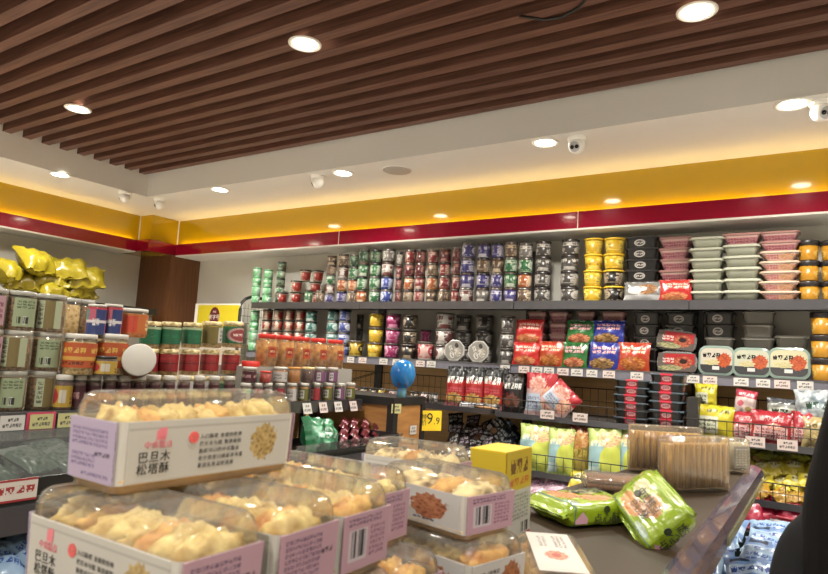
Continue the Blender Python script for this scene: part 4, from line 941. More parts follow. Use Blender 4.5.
def mk_jar(w, h, fill, label, lid, lo=.18, hi=.78, arc=.3, lh=.12, name='nut_jar', round_=False):
    e = empty(name); r = w/2
    MB().lathe([(r*.86, h*.015), (r*.90, h*.06), (r*.90, h*(1-lh-.1)), (r*.80, h*(1-lh-.06))], 20).build('contents', fill, e)
    MB().lathe([(r*.90, 0), (r*.98, h*.03), (r*.98, h*(1-lh-.07)), (r*.86, h*(1-lh)), (r*.86, h*(1-lh*.6))], 22, caps=False).build('jar_body', PETJ, e)
    MB().lathe([(r*.92, h*(1-lh)), (r*.95, h*(1-lh*.9)), (r*.95, h*(1-lh*.12)), (r*.88, h), (.001, h)], 22, caps=False).build('lid', lid, e)
    if label: MB().lathe([(r*.995, h*lo), (r*.995, h*hi)], 16, arc=(.5-arc, .5+arc), caps=False).build('paper_label', LABEL[label], e)
    return e
CLID = plain('clear_lid_grey', '#8f8d84', .12, spec=.9)
def jar(cx, yt, wpx, X, z, label_txt, fill, lab, lid, group, name='nut_jar', ybot=None, yaw=0, kw={}, cat='jar', y=None):
    p = on_x(cx, yt, X); w = wpx*dist(p)/FPX; h = p.z-z
    rz = PI/2+yaw+math.atan2(p.x, p.y)*.0
    k = ('jar', round(w, 3), round(h, 3), fill.name, lab, lid.name)
    # the jar leans with neither the lens nor the rail: base is straight below its top
    return put(k, lambda: mk_jar(w, h, fill, lab, lid, name=name, **kw), (p.x, p.y, z), rz, label_txt, cat, group)
G1 = 'clear jars of nuts and seeds'
hj = (on_x(15, 290.5, -2.33).z-Z_J)/3
for lev in range(3):
    for c, (cx, lb) in enumerate(((-12, 'pinky'), (17, 'sage2'), (48, 'sage'), (76, 'sage'))):
        if c == 3 and lev == 2: continue
        p = on_x(cx, 330, -2.33 - (.03 if c == 3 else 0)); w = 29.5*dist(p)/FPX; z = Z_J+lev*hj
        lb2 = lb if c in (0, 3) else ('sage2', 'sage')[(c+lev) % 2]
        put(('nj', lb2), lambda: mk_jar(w, hj*.995, NUTS, lb2, CLID, .1, .82, .125, .12), (p.x, p.y, z), PI/2-.25+.5*((lev*2+c) % 3-1)*.5, 'clear nut jar, %s of the %s stack in the jar wall' % (lvl(lev, 3), ('partly hidden leftmost', 'second', 'third', 'last, half hidden')[c]), 'jar', G1)
for i, cx in enumerate((70, 84)):
    p = on_x(cx, 309, -2.52); put(('bk', i), lambda: mk_jar(.085, .145, NUTP if i == 0 else NUTS, None, CLID), (p.x, p.y, Z_J+.13*2+.01), PI/2, 'clear jar of %s seeds behind the blue-wrapped jars' % ('pale', 'brown')[i], 'jar', G1)
    put(('bk', 5), lambda: mk_jar(.085, .2675, NUTS, None, CLID), (p.x, p.y, Z_J), PI/2, 'tall clear jar hidden behind the orange-labelled jars, %s' % ('left', 'right')[i], 'jar', G1)
# low front row of small jam jars
zs = .125; k = 0
smalls = [(c, 'dark' if 100 < c < 240 else ('qr' if c < 72 else 'dark')) for c in range(68, 240, 15)]
for i, (cx, lb) in enumerate(smalls):
    q = on_x(cx, 392, -2.245); r_ = .0245
    put(('sj', lb), lambda: mk_jar(.049 if lb == 'dark' else .06, zs, JAM, lb, WLID, .1, .7, .5, .14, 'jam_jar'), (q.x-.03, q.y, Z_J), PI/2, 'small dark jam jar with a white lid, %s from the left in the front row' % NTH[i], 'jar', 'small jam jars on the gondola front')
zz = Z_J+zs
# jars standing on the lids of a second row further back
for i, cx in enumerate(range(72, 160, 20)):
    q = on_x(cx, 392, -2.33); put('bj', lambda: mk_jar(.062, zs, JAM, 'dark', WLID, .1, .7, .5, .14, 'jam_jar'), (q.x, q.y, Z_J), PI/2, 'small dark jam jar in the second row, %s from the left, under the orange jars' % NTH[i], 'jar', 'small jam jars on the gondola front')
jar(82, 334, 31, -2.28, zz, 'wide orange-labelled jar with white lid, left of the pair', NUTP, 'orange', WLID, 'orange-labelled jars')
jar(113, 334, 31, -2.30, zz, 'wide orange-labelled jar with white lid, behind the small yellow-labelled jar', NUTP, 'orange', WLID, 'orange-labelled jars')
jar(106.5, 356, 22, -2.235, zz, 'small yellow-labelled jar with a red picture, before the orange jars', JAM, 'qr', LIDK, None, 'jam_jar', kw=dict(arc=.5, lo=.1, hi=.75))
zt = on_x(82, 334, -2.28).z
jar(98, 304.5, 18, -2.30, zt, 'jar wrapped in blue and pink stripes, left of the pair', NUTS, 'blue', WLID, 'blue-wrapped jars', kw=dict(lo=.02, hi=.9, arc=.5, lh=.08))
jar(114, 304.5, 18, -2.30, zt, 'jar wrapped in blue and pink stripes, right of the pair', NUTS, 'blue', WLID, 'blue-wrapped jars', kw=dict(lo=.02, hi=.9, arc=.5, lh=.08))
jar(135, 309, 27, -2.31, zt, 'yellow and orange jar with a white lid beside the blue-wrapped jars', HONEY, 'orange2', WLID, None, kw=dict(lo=.1, hi=.8, arc=.5))
# the jar lying down with its white lid to the aisle
q = on_x(139, 360, -2.20); rr = 17*dist(q)/FPX
tj = mk_jar(rr*2, .13, NUTP, 'orange', WLID, .1, .8, .5, .12); tag(tj, 'orange-labelled jar lying on its side, white lid facing out', 'jar')
ax = (EYE-q); ax.z = 0; ax.normalize(); ax = (ax+Vector((0, .12, .12))).normalized()
tj.rotation_euler = ax.to_track_quat('Z', 'Y').to_euler(); tj.location = q-ax*.12
q.z = zz+rr
# green and red nut jars, three high
CREAML = grain('cream_nut_lid', '#8f7a4c', '#d8c694', 60, .3, coat=.4)
G2 = 'nut jars with green and red labels'
for c, (cx, w) in enumerate(((156, 20), (172, 20), (193, 20.5), (213, 20.5), (234, 20.5))):
    p0 = on_x(cx, 321.5, -2.42); hh = (p0.z-Z_J)/3; w = w*dist(p0)/FPX
    for lev in range(3):
        lb = ('green', 'red', ('green', 'green', 'green', 'green3', 'green2')[c])[lev] if lev != 0 else ('green', 'white', 'white', 'white', 'green')[c]
        put(('gr', lb), lambda: mk_jar(w, hh*.995, NUTP, lb, CREAML, .16, .80, .5 if lb != 'green3' else .3, .16), (p0.x-(.03 if c == 0 else 0), p0.y, Z_J+lev*hh), PI/2+.15,
            'peanut jar with a %s label, %s of the %s stack' % ({'green': 'plain green', 'red': 'red', 'green2': 'green seal', 'green3': 'white and olive', 'white': 'white'}[lb], lvl(lev, 3), ('leftmost green and red', 'second green and red', 'middle green and red', 'fourth green and red', 'last green and red')[c]), 'jar', G2)
# riser and the red-lidded square jars
rs = slabbox('display_riser', -2.62, -2.285, 2.14, 2.925, Z_J, 1.325, plain('riser_grey', '#8f8b84', .5)); tag(rs, 'low grey riser under the red-lidded square jars', 'riser')
def mk_sq(w, h):
    e = empty('square_jar'); a = w/2
    MB().loft([(a*.86, a*.86, .012, .004), (a*.88, a*.88, .014, h*.78), (a*.7, a*.7, .014, h*.80)], smooth=True).build('contents', HONEY, e)
    MB().loft([(a*.9, a*.9, .014, 0), (a*.97, a*.97, .018, h*.04), (a*.97, a*.97, .018, h*.80), (a*.82, a*.82, .018, h*.87)], caps=(True, False), smooth=True).build('jar_body', PETJ, e)
    MB().lathe([(a*.93, h*.86), (a*.98, h*.87), (a*.98, h*.985), (a*.92, h), (.001, h)], 24, caps=False).build('lid', RLID, e)
    MB().box(-a*.6, a*.6, -a*1.0, -a*.972, h*.3, h*.62).build('paper_label', design('honey_label', '#c8622a', [('E', .5, .55, .4, .34, '#a82a20'), ('T', .2, .4, .8, .7, '#f0d8a0', 3, 1)], .5), e)
    return e
for i, cx in enumerate((267.5, 285, 302, 319, 336)):
    p = on_x(cx, 334, -2.335); w = 17.6*dist(p)/FPX; h = p.z-1.325
    put('sq', lambda: mk_sq(w, h), (p.x, p.y, 1.325), PI/2, 'square jar of amber cakes with a red lid, %s of the row of five' % ('leftmost', 'second', 'middle', 'fourth', 'rightmost')[i], 'jar', 'red-lidded square jars')
lo = [(246, 'white', JAM), (257, 'reds', JAM), (268, 'white', JAM), (280, 'reds', JAM), (292, 'white', AMBER), (304, 'olive', AMBER), (316, 'reds', JAM), (328, 'olive', AMBER), (340, 'purple', JAM), (351, 'olive', AMBER)]
for i, (cx, lb, fl) in enumerate(lo):
    p = on_x(cx, 383, -2.235); h = p.z-Z_J; w = 10.6*dist(p)/FPX
    put(('lj', lb, fl.name), lambda: mk_jar(w, h, fl, lb, WLID, .1, .72, .5, .14, 'jam_jar'), (p.x, p.y, Z_J), PI/2, 'small %s-labelled preserve jar, %s from the left in the bottom row below the red lids' % ({'reds': 'red', 'white': 'white', 'olive': 'olive', 'purple': 'purple'}[lb], NTH[i]), 'jar', 'small preserve jars, bottom row')
hi = [(250, 'dark', JAM, 14, WLID), (281, 'white', AMBER, 14, WLID), (295, None, AMBER, 13, AMBER), (308.5, None, JAM, 13, NUTP), (320.5, 'purple', JAM, 11.5, WLID), (333, 'purple', JAM, 11.5, WLID), (266, None, RLID, 12, RLID)]
for i, (cx, lb, fl, wp, ld) in enumerate(hi):
    z0 = on_x(cx, 383, -2.235).z; p = on_x(cx, 367 if i != 6 else 371, -2.245); h = p.z-z0; w = wp*dist(p)/FPX
    put(('hj', i if i != 5 else 4), lambda: mk_jar(w, h, fl, lb, ld, .1, .72, .3, .14, 'jam_jar'), (p.x, p.y, z0), PI/2-.3, 'small preserve jar %s, standing on the bottom row' % ('with a white label and dark jam, leftmost', 'with a white label and amber filling', 'plain amber without a label', 'dark with a pale peanut-coloured lid', 'with a purple label, left of two', 'with a purple label, right of two', 'round and bright red')[i], 'jar', 'small preserve jars, upper row')
p = on_x(251, 361, -2.33); put('redlidjar', lambda: mk_jar(.092, p.z-Z_J, NUTP, 'green', RLID, .2, .7, .4, .16), (p.x, p.y, Z_J), PI/2, 'tall jar with a flat red lid between the peanut jars and square jars', 'jar')
# rail tags
for cx, k, lab in ((12, 0, 'white, at the left edge'), (41, 2, 'yellow with a pink border, second from left'), (68, 2, 'yellow, third from left')):
    p = on_x(cx, 419, XJ+.003); tag_at((p.x+.004, p.y, Z_J-.05), .075, .048, 'price card on the jar shelf rail, %s' % lab, PI/2, k, .0, 'price cards on the jar rail')
p = on_x(41, 419, XJ+.001); tag(MB().box(-.047, .047, -.0015, 0, -.006, .056).build('card_holder', plain('pink_holder', '#b8405a', .4), None, (XJ+.0016, p.y, Z_J-.052), (0, 0, PI/2)), 'pink plastic holder around the yellow rail card', 'holder')
for i, cx in enumerate((307, 323, 338, 353)):
    p = on_x(cx, 403, XJ+.003); tag_at((p.x+.012, p.y, Z_J-.056), .062, .055, 'price card under the preserve jars, %s of four on the rail' % NTH[i], PI/2, 1 if i % 2 else 0, -.3, 'price cards on the jar rail')
for cx, i in ((371, 0), (388, 1)):
    p = on_x(cx, 457, -1.885); tag_at((-1.88, p.y, .885), .055, .045, 'price card on the candy tray rail, %s of the two' % ('left', 'right')[i], PI/2, 0, -.1, 'price cards on the candy tray')
p = on_x(14, 497, -1.895)
rt = MB().box(-.06, .06, -.003, 0, 0, .062).build('price_strip', design('red_strip', '#d6cfc6', [('T', .05, .3, .95, .75, '#a82a30', 4, 1), ('R', 0, 0, 1, .1, '#a82a30'), ('R', 0, .9, 1, 1, '#a82a30')], .5), None, (-1.896, p.y, .948), (0, 0, PI/2)); tag(rt, 'white strip with red lettering on the lower tray rail', 'price card')
# lower trays: candy, green packs, blue packs
tag(slabbox('tray_riser', -2.3, -1.90, .80, 2.06, .902, .955, BLACK), 'flat black riser lifting the covered trays on the gondola', 'riser')
bt = empty('display_tray', (-2.1, 1.15, .956)); tag(bt, 'black tray with a clear cover holding white and green packs', 'tray')
m = MB(); m.box(-.20, .19, -.28, .28, 0, .012); m.box(.18, .195, -.28, .28, 0, .05); m.box(-.2, .195, .27, .285, 0, .14); m.box(-.2, .195, -.285, -.27, 0, .14); m.box(-.2, -.19, -.28, .28, 0, .16); m.build('tray', plain('tray_black', '#232221', .25), bt)
cv = MB(); cv.box(-.2, .11, -.27, .27, .145, .148); cv.box(.0, .125, -.27, .27, 0, .003, 0, Matrix.Translation((.11, 0, .147)) @ Matrix.Rotation(.95, 4, 'Y')); cv.build('clear_cover', clear('cover_clear', '#d4d6d4', .12, .05, 0, .1), bt)
b2 = dup(bt); b2.location = (-2.1, 1.75, .956); b2['label'] = 'second black tray with a clear cover, beside the first'
for i in range(8):
    x, yy = -2.02+(i % 2)*-.12, .95+(i//2)*.12
    bag('leafpack', .12, .15, .045, (x+.05, yy, .985+.012*(i % 3)), Euler((-1.2, RND.uniform(-.4, .4), PI/2+RND.uniform(-.5, .5))), 'white and green packet under the clear cover, %s row from the photo edge, %s' % (NTH[i//2], ('front', 'back')[i % 2]), 'packet', 'white and green packets in the black tray')
for i in range(10):
    yy = .55+(i//2)*.13; bag('bluewhite', .13, .16, .05, (-1.88-.13*(i % 2), yy, .735+.012*(i % 3)), Euler((-1.15, RND.uniform(-.3, .3), PI/2+RND.uniform(-.3, .3))), 'light blue packet on the lowest gondola shelf, %s pair from the photo edge, %s' % (NTH[i//2], ('front', 'back')[i % 2]), 'packet', 'light blue packets on the gondola')
ct = empty('display_tray', (-2.08, 2.48, .902)); tag(ct, 'black candy tray at the gondola end with a slanted clear lip', 'tray')
m = MB(); m.box(-.25, .16, -.42, .42, 0, .012); m.box(.15, .16, -.42, .42, 0, .06); m.box(-.25, .16, .41, .42, 0, .10); m.box(-.25, .16, -.42, -.41, 0, .10); m.build('tray', plain('tray_black', '#232221', .25), ct)
MB().box(-.002, .002, -.41, .41, 0, .06, 0, Matrix.Translation((.165, 0, .05)) @ Matrix.Rotation(.5, 4, 'Y')).build('clear_lip', clear('cover_clear', '#d4d6d4', .12, .05, 0, .1), ct)
q = on_x(322, 455, -1.99); stand_w = 46*dist(q)/FPX
bag('greenfoil', stand_w, .19, .12, (-1.99, q.y, .915), Euler((-.35, .12, PI/2)), 'big shiny emerald green candy bag in the tray', 'bag', None, seed=2)
for i in range(16):
    cx = 338+(i % 4)*11; row = i//4; q = on_x(cx, 448-row*8, -1.98-.05*row)
    bag('redstick', .045, .17, .022, (q.x+.03, q.y, q.z-.02), Euler((-1.35, .5+RND.uniform(-.3, .3), PI/2-.9)), 'dark red stick packet in the candy tray, %s from the left in the %s row' % (NTH[i % 4], ('lowest', 'second', 'third', 'topmost')[row]), 'packet', 'dark red stick packets', variants=2)

# ------------------------------------------------------------------ dark-framed wooden end cabinet with the blue balloon
X_E, Y_E, Z_E = -2.0, 2.955, 1.182
ec = empty('end_cabinet', (-2.3, 3.12, 0)); tag(ec, 'wooden cabinet with a dark frame at the end of the gondola', 'cabinet')
def eb(nm, x0, x1, y0, y1, z0, z1, m): return MB().box(x0+2.3, x1+2.3, y0-3.12, y1-3.12, z0, z1).build(nm, m, ec)
WOODP = grain('end_panel_wood', '#8f6237', '#a87945', 4, .45, 'noise', (2, 2, 12), .05)
eb('wooden_panel', -2.60, X_E-.01, Y_E+.01, 3.27, .05, Z_E-.03, WOODP)
eb('top_frame', -2.62, X_E, Y_E, 3.29, Z_E-.045, Z_E, BLACK)
for x in (-2.62, X_E-.045):
    for yy in (Y_E, 3.25): eb('corner_post', x, x+.045, yy, yy+.045, 0, Z_E-.045, BLACK)
q = on_x(400, 392, -2.03)
bl = empty('foil_balloon', (-2.03, q.y+.02, Z_E)); tag(bl, 'shiny blue lollipop-shaped balloon standing on the end cabinet corner', 'balloon')
zc = on_y(399, 374, q.y).z-Z_E; rb_ = 14*dist(q)/FPX
FOILB = design('balloon_print', '#2f7ac0', [('F', .3, .6, .2, .3, '#5fb0d8', '#2f7ac0', 3), ('F', .62, .75, .16, .3, '#7fc0a8', '#2f86c0', 3), ('R', .44, .1, .52, .35, '#1c2440')], .15, coat=.5)
MB().blob((0, 0, zc), (rb_, rb_*.7, rb_*1.05), 3, .05, 2, 24, 16).build('balloon_head', grain('balloon_blue', '#0c4488', '#2a78a8', 5, .15, 'noise', (1, 1, 1), .2), bl)
m = MB().lathe([(.030, 0), (.026, zc*.3), (.024, zc-rb_*.9), (.04, zc-rb_*.75)], 14); m.build('balloon_stem', grain('balloon_stem_blue', '#2458a0', '#7ab0a8', 18, .2, 'noise', (1, 1, 1), .1), bl)
m = MB()
for sx in (-.02, .02): m.box(sx-.008, sx+.008, -rb_*.62, -rb_*.55, zc-rb_*.85, zc-rb_*.6)
m.build('printed_spot', plain('balloon_dark', '#1c1e3a', .4), bl, None, (0, 0, .6))
p = on_y(404, 409, Y_E); tag_at((X_E+.003, Y_E+.02, Z_E-.085), .06, .052, 'yellow-green price card on the dark cabinet frame under the balloon', PI/2-.5, 2, 0, 'price cards on the end cabinet')
p = on_x(414, 430, X_E); tag_at((X_E-.007, p.y, p.z-.025), .07, .05, 'white price card on the wooden cabinet side', PI/2, 0, 0, 'price cards on the end cabinet')
p = on_x(430, 421, X_E+.03)
sg2 = empty('price_sign', (p.x, p.y+.01, p.z-.058), PI/2-.55); tag(sg2, 'yellow handwritten price sign beside the wooden cabinet', 'sign')
MB().box(-.072, .072, 0, .003, 0, .118).build('card', plain('price_yellow', '#d8b81e', .5), sg2)
lettering('handwriting', '特\n价', .036, INK, sg2, (-.046, -.001, .062), (PI/2, 0, 0)); lettering('price_figure', '9', .095, INK, sg2, (-.008, -.001, .068), (PI/2, 0, 0)); lettering('price_decimals', '.9', .06, INK, sg2, (.04, -.001, .056), (PI/2, 0, 0))

# ------------------------------------------------------------------ LED strips on the ledge of the maroon band
LED = emit('led_glow', '#ffd680', 24)
def led(x0, x1, y0, y1, lab):
    e = empty('led_strip', ((x0+x1)/2, (y0+y1)/2, Z_MID-.022)); tag(e, lab, 'light strip', 'strip lights on the maroon ledge')
    a, b = (x1-x0)/2, (y1-y0)/2
    MB().box(-a, a, -b, b, 0, .004).build('strip_base', WHITE, e); MB().box(-a+.004, a-.004, -b+.003, b-.003, .004, .008).build('diodes', LED, e)
led(-5.33, XR-.02, 3.915, 3.94, 'warm strip light on the ledge of the back maroon band')
led(X_FAS+.01, X_FAS+.035, YN+.05, 3.58, 'warm strip light on the ledge of the left maroon band')

# ------------------------------------------------------------------ counter
Z_C = 1.08
CTOP = grain('counter_top', '#2e241a', '#372c20', 3, .45, 'noise', (1, 1, 1), 0, spec=.18)
cn = empty('island_counter', (-.45, 1.3, 0)); tag(cn, 'dark brown island counter with a purplish bumper along its edge', 'counter')
def poly(nm, pts, z0, z1, m, par=cn):
    mb = MB(); n = len(pts); P = [(x+.45, y-1.3) for x, y in pts]
    mb.add([(x, y, z0) for x, y in P]+[(x, y, z1) for x, y in P], [tuple(reversed(range(n))), tuple(range(n, 2*n))]+[(i, (i+1) % n, n+(i+1) % n, n+i) for i in range(n)]); return mb.build(nm, m, par)
poly('counter_top', [(-.72, .02), (-.222, .02), (-.222, 2.70), (-.50, 2.70)], Z_C-.04, Z_C, CTOP)
poly('counter_body', [(-.66, .1), (-.49, .1), (-.49, 2.2), (-.545, 2.2)], .08, Z_C-.04, plain('counter_body', '#5a4a3c', .6))
poly('plinth', [(-.64, .14), (-.51, .14), (-.51, 2.16), (-.54, 2.16)], 0, .08, BLACK)
BUMP = plain('purple_bumper', '#3b374a', .22, coat=.5)
def bumper(nm, y0, y1):
    prof = [(0, 0), (.010, .0015), (.034, -.010), (.042, -.030), (.042, -.055), (.0, -.06)]
    mb = MB(); k = len(prof); vs = [(-.222+.45+dx, y-1.3, Z_C+dz) for y in (y0, y1) for dx, dz in prof]
    mb.add(vs, [(i, i+1, k+i+1, k+i) for i in range(k-1)]+[tuple(reversed(range(k))), tuple(range(k, 2*k))]); mb.build(nm, BUMP, cn)
bumper('bumper', .02, 1.60); bumper('bumper', 1.605, 2.69)
STRIPM = clear('label_strip_clear', '#b8b888', .15, .3)
mb = MB(); mb.box(-.222+.45+.0425, -.222+.45+.045, 1.62-1.3, 2.6-1.3, Z_C-.055, Z_C-.034); mb.build('price_channel', STRIPM, cn)

# ---- boxed pastries
PAST = grain('golden_pastry', '#a27c2e', '#e6d596', 45, .6, 'noise', (1, 1, 1), .6, .004)
PAST2 = grain('toasted_pastry', '#a8641c', '#e6c070', 36, .6, 'noise', (1, 1, 1), .6, .004)
PAST3 = grain('seeded_pastry', '#5a3a20', '#e4d2a4', 48, .6, 'voronoi', (1, 1, 1), .5, .003)
GOLDT = plain('gold_tray', '#b48d48', .25, .3)
PINK = '#cfa9b6'
END = dict(text=design('end_text', PINK, [('T', .08, .12, .7, .9, '#7a5a7c', 11, 8), ('T', .7, .5, .92, .62, '#4a3a52', 3, 1)], .45),
           lilac=design('end_lilac', '#c9b9d4', [('T', .06, .55, .86, .86, '#7d6c9a', 12, 4), ('T', .06, .2, .6, .44, '#7d6c9a', 8, 3), ('T', .58, .40, .92, .50, '#3f3656', 4, 1), ('T', .3, .06, .92, .14, '#7d6c9a', 9, 1)], .45),
           bar=design('end_barcode', PINK, [('R', .12, .16, .5, .72, '#d9cdd2'), ('B', .15, .22, .47, .70, '#3a3f44', 30), ('T', .1, .78, .8, .94, '#7a5a7c', 10, 2), ('T', .56, .16, .9, .74, '#9a6a86', 5, 6)], .45),
           pic=design('end_picture', '#d9d4cf', [('F', .72, .5, .2, .42, '#8a4526', '#c98a5c', 4), ('T', .12, .3, .5, .56, '#3a3432', 4, 1), ('T', .1, .7, .5, .82, '#6a6462', 6, 1)], .45))
FACE = dict(pine=design('face_pine', '#d9d5cd', [('F', .815, .50, .10, .36, '#8f6a26', '#dcc182', 4.5), ('R', 0, .86, 1, .90, '#c6c2ba')], .45),
            nut=design('face_nut', '#d9d6d4', [('F', .62, .52, .24, .36, '#8a4422', '#d0906a', 4), ('T', .42, .12, .7, .2, '#4a4a6a', 5, 1)], .45))
REDM = plain('brand_red', '#c4464e', .5); ROSE = plain('brand_rose', '#d0717c', .5); SEALR = plain('seal_red', '#cc5450', .5)
def pastry_box(L, W, H, face, e0, e1, pm, n=8, rows=1, seed=0, letters=True):
    e = empty('pastry_box')
    MB().loft([(L*.47, W*.44, .010, 0), (L*.49, W*.48, .012, H*.10), (L*.497, W*.49, .012, H*.14)], seg=3, smooth=True).build('gold_tray', GOLDT, e)
    MB().loft([(L*.485, W*.47, .012, H*.012), (L*.497, W*.492, .013, H*.74), (L*.497, W*.492, .014, H*.84), (L*.485, W*.465, .016, H*.95), (L*.462, W*.42, .016, H)], seg=4, smooth=True, caps=(False, True)).build('clear_lid', SHELL, e)
    s = MB().loft([(L*.492, W*.478, .009, H*.09), (L*.502, W*.50, .010, H*.735)], seg=3, smooth=True, caps=(False, False)).build('paper_sleeve', plain('sleeve_white', '#b9b5ae', .5), e)
    q = [(0, 0), (1, 0), (1, 1), (0, 1)]; z0, z1 = H*.10, H*.73
    def panel(nm, pts, m, par):
        c = sum((Vector(p) for p in pts), Vector())/4; nrm = (Vector(pts[1])-Vector(pts[0])).cross(Vector(pts[3])-Vector(pts[0])).normalized()*.0006
        a = [Vector(p)+nrm*1.6 for p in pts]; b = [Vector(p)-nrm for p in pts]
        return MB().add(a+b, [(0, 1, 2, 3), (7, 6, 5, 4), (0, 4, 5, 1), (1, 5, 6, 2), (2, 6, 7, 3), (3, 7, 4, 0)], [q]*6).build(nm, m, par)
    tb, tt = .478, .50; wx = L*.5-.010
    panel('front_print', [(-wx*.985, -W*tb, z0), (wx*.985, -W*tb, z0), (wx, -W*tt, z1), (-wx, -W*tt, z1)], FACE[face], s)
    panel('back_print', [(wx*.985, W*tb, z0), (-wx*.985, W*tb, z0), (-wx, W*tt, z1), (wx, W*tt, z1)], FACE[face], s)
    wy = W*.5-.0025
    for sg, k in ((1, e1), (-1, e0)):
        panel('end_label', [(sg*L*.492, -sg*wy*.96, z0), (sg*L*.492, sg*wy*.96, z0), (sg*L*.502, sg*wy, z1), (sg*L*.502, -sg*wy, z1)], END[k], s)
    if letters and face == 'pine':
        fy = -W*.493-.0012; tilt = PI/2-math.atan((tt-tb)*W/(z1-z0))*-1
        def T(nm, body, size, m, fx, fz, al='CENTER', ls=1.0, sc=1.0):
            zz = z0+(z1-z0)*fz; yy = -W*(tb+(tt-tb)*fz)-.0013
            return lettering(nm, body, size, m, s, (-L*.5+L*fx, yy, zz), (PI/2+math.atan((tt-tb)*W/(z1-z0)), 0, 0), al, ls, .0002, sc)
        T('product_lettering', '巴旦木\n松塔酥', L*.050, INK, .175, .30, ls=1.0, sc=1.12)
        T('brand_lettering', '中食糕点', L*.034, ROSE, .19, .60)
        T('blurb_lettering', '入口酥松 香甜的经典\n巴旦木与糕 精选原料\n酥松可口的中式糕点\n老少皆宜口感层次丰富\n是送礼佳品好选择', L*.0225, plain('blurb_ink', '#5a5654', .5), .40, .42, 'LEFT', 1.45, 1.3)
        zz = z0+(z1-z0)*.76; m = MB(); a = L*.024
        m.box(-a, a*.9, 0, .0008, -a*.8, a*.9); m.box(-a*.5, a, -.0004, 0, -a*.2, a*1.3); m.build('brand_mark', ROSE, s, (-L*.5+L*.20, -W*.4975-.001, zz))
        m = MB().lathe([(.001, 0), (L*.026, 0), (L*.026, .0012), (.001, .0012)], 20, caps=False, smooth=False, mat=Matrix.Rotation(PI/2, 4, 'X')); m.build('round_seal', SEALR, s, (-L*.5+L*.365, -W*.495-.0004, z0+(z1-z0)*.68))
    R = random.Random(seed)
    for r_ in range(rows):
        for i in range(n):
            x = -L*.44+L*.88*(i+.5)/n; yy = 0 if rows == 1 else -W*.22+W*.44*r_
            MB().blob((x, yy+R.uniform(-.002, .002), H*.60), (L*.44/n*1.2, W*.44, H*(.23+R.uniform(-.02, .03))), seed*13+i+r_*5, .24, 4.5, 20, 14).build('pastry', pm if (i*7+seed) % 4 else PAST2, e)
    return e
def pbox(label, corner, rz, L, W, H, z, **kw):
    """corner: world x, y of the lower corner at local (+L/2, -W/2)"""
    e = pastry_box(L, W, H, **kw); R = Matrix.Rotation(rz, 4, 'Z'); o = R @ Vector((-L/2, W/2, 0)); e.location = (corner[0]+o.x, corner[1]+o.y, z); e.rotation_euler = (0, 0, rz); tag(e, label, 'pastry box', 'boxed pastries on the counter'); return e
HB, LB, WB = .0905, .225, .088
Z2, Z3 = Z_C+HB+.0005, Z_C+2*HB+.001
e = pastry_box(LB, .085, HB, 'pine', 'lilac', 'bar', PAST, 9, 1, 1); tag(e, 'pastry box on top of the pile, white sleeve with lilac end and clear domed lid', 'pastry box', 'boxed pastries on the counter')
e.rotation_euler = (0, 0, math.radians(88)); e.location = (-.579, .467, Z3)
pbox('nearest pastry box below the topmost one, white side with a red seal toward the viewer', (-.41, .330), 0, LB, WB, HB, Z2, face='pine', e0='lilac', e1='text', pm=PAST, n=9, seed=2)
pbox('pastry box with a pink end of dense lettering, second in the middle layer', (-.408, .432), .02, LB, WB, HB, Z2, face='pine', e0='lilac', e1='text', pm=PAST, n=9, seed=3, letters=False)
pbox('pastry box with a barcode on its pink end, third in the middle layer', (-.41, .524), 0, LB, WB, HB, Z2, face='pine', e0='lilac', e1='bar', pm=PAST, n=9, seed=4, letters=False)
pbox('pastry box set back, barcode half hidden, fourth in the middle layer', (-.445, .618), 0, .205, WB, HB, Z2, face='pine', e0='lilac', e1='bar', pm=PAST, n=8, seed=5, letters=False)
pbox('pastry box with a brown pastry picture and pink barcode side, right of the pile', (-.387, .749), math.radians(-13), .17, .105, .077, Z2, face='nut', e0='text', e1='bar', pm=PAST3, n=4, rows=1, seed=6)
for i, yy in enumerate((.328, .430, .523)):
    pbox('pastry box at the bottom of the pile, under the %s box of the middle layer' % ('nearest', 'second', 'third')[i], (-.395, yy), 0, LB, WB, HB, Z_C, face='pine', e0='lilac', e1='text', pm=PAST2, n=9, seed=7+i, letters=False)
pbox('pastry box at the bottom of the pile, toasted tops showing before the picture box', (-.395, .622), 0, LB, WB, HB, Z_C, face='pine', e0='lilac', e1='text', pm=PAST2, n=8, seed=11, letters=False)
pbox('bottom pastry box at the right of the pile, brown pastry picture on its end', (-.372, .742), math.radians(-13), .19, .115, HB, Z_C, face='nut', e0='text', e1='pic', pm=PAST, n=5, seed=12)
pbox('clear-lidded pastry box in the bottom layer behind the picture box', (-.485, .885), 0, .175, .088, HB, Z_C, face='pine', e0='lilac', e1='bar', pm=PAST3, n=7, seed=14, letters=False)
pbox('clear-lidded pastry box of the upper layer behind the picture box', (-.495, .885), 0, .165, .088, HB, Z2, face='pine', e0='lilac', e1='bar', pm=PAST3, n=7, seed=15, letters=False)
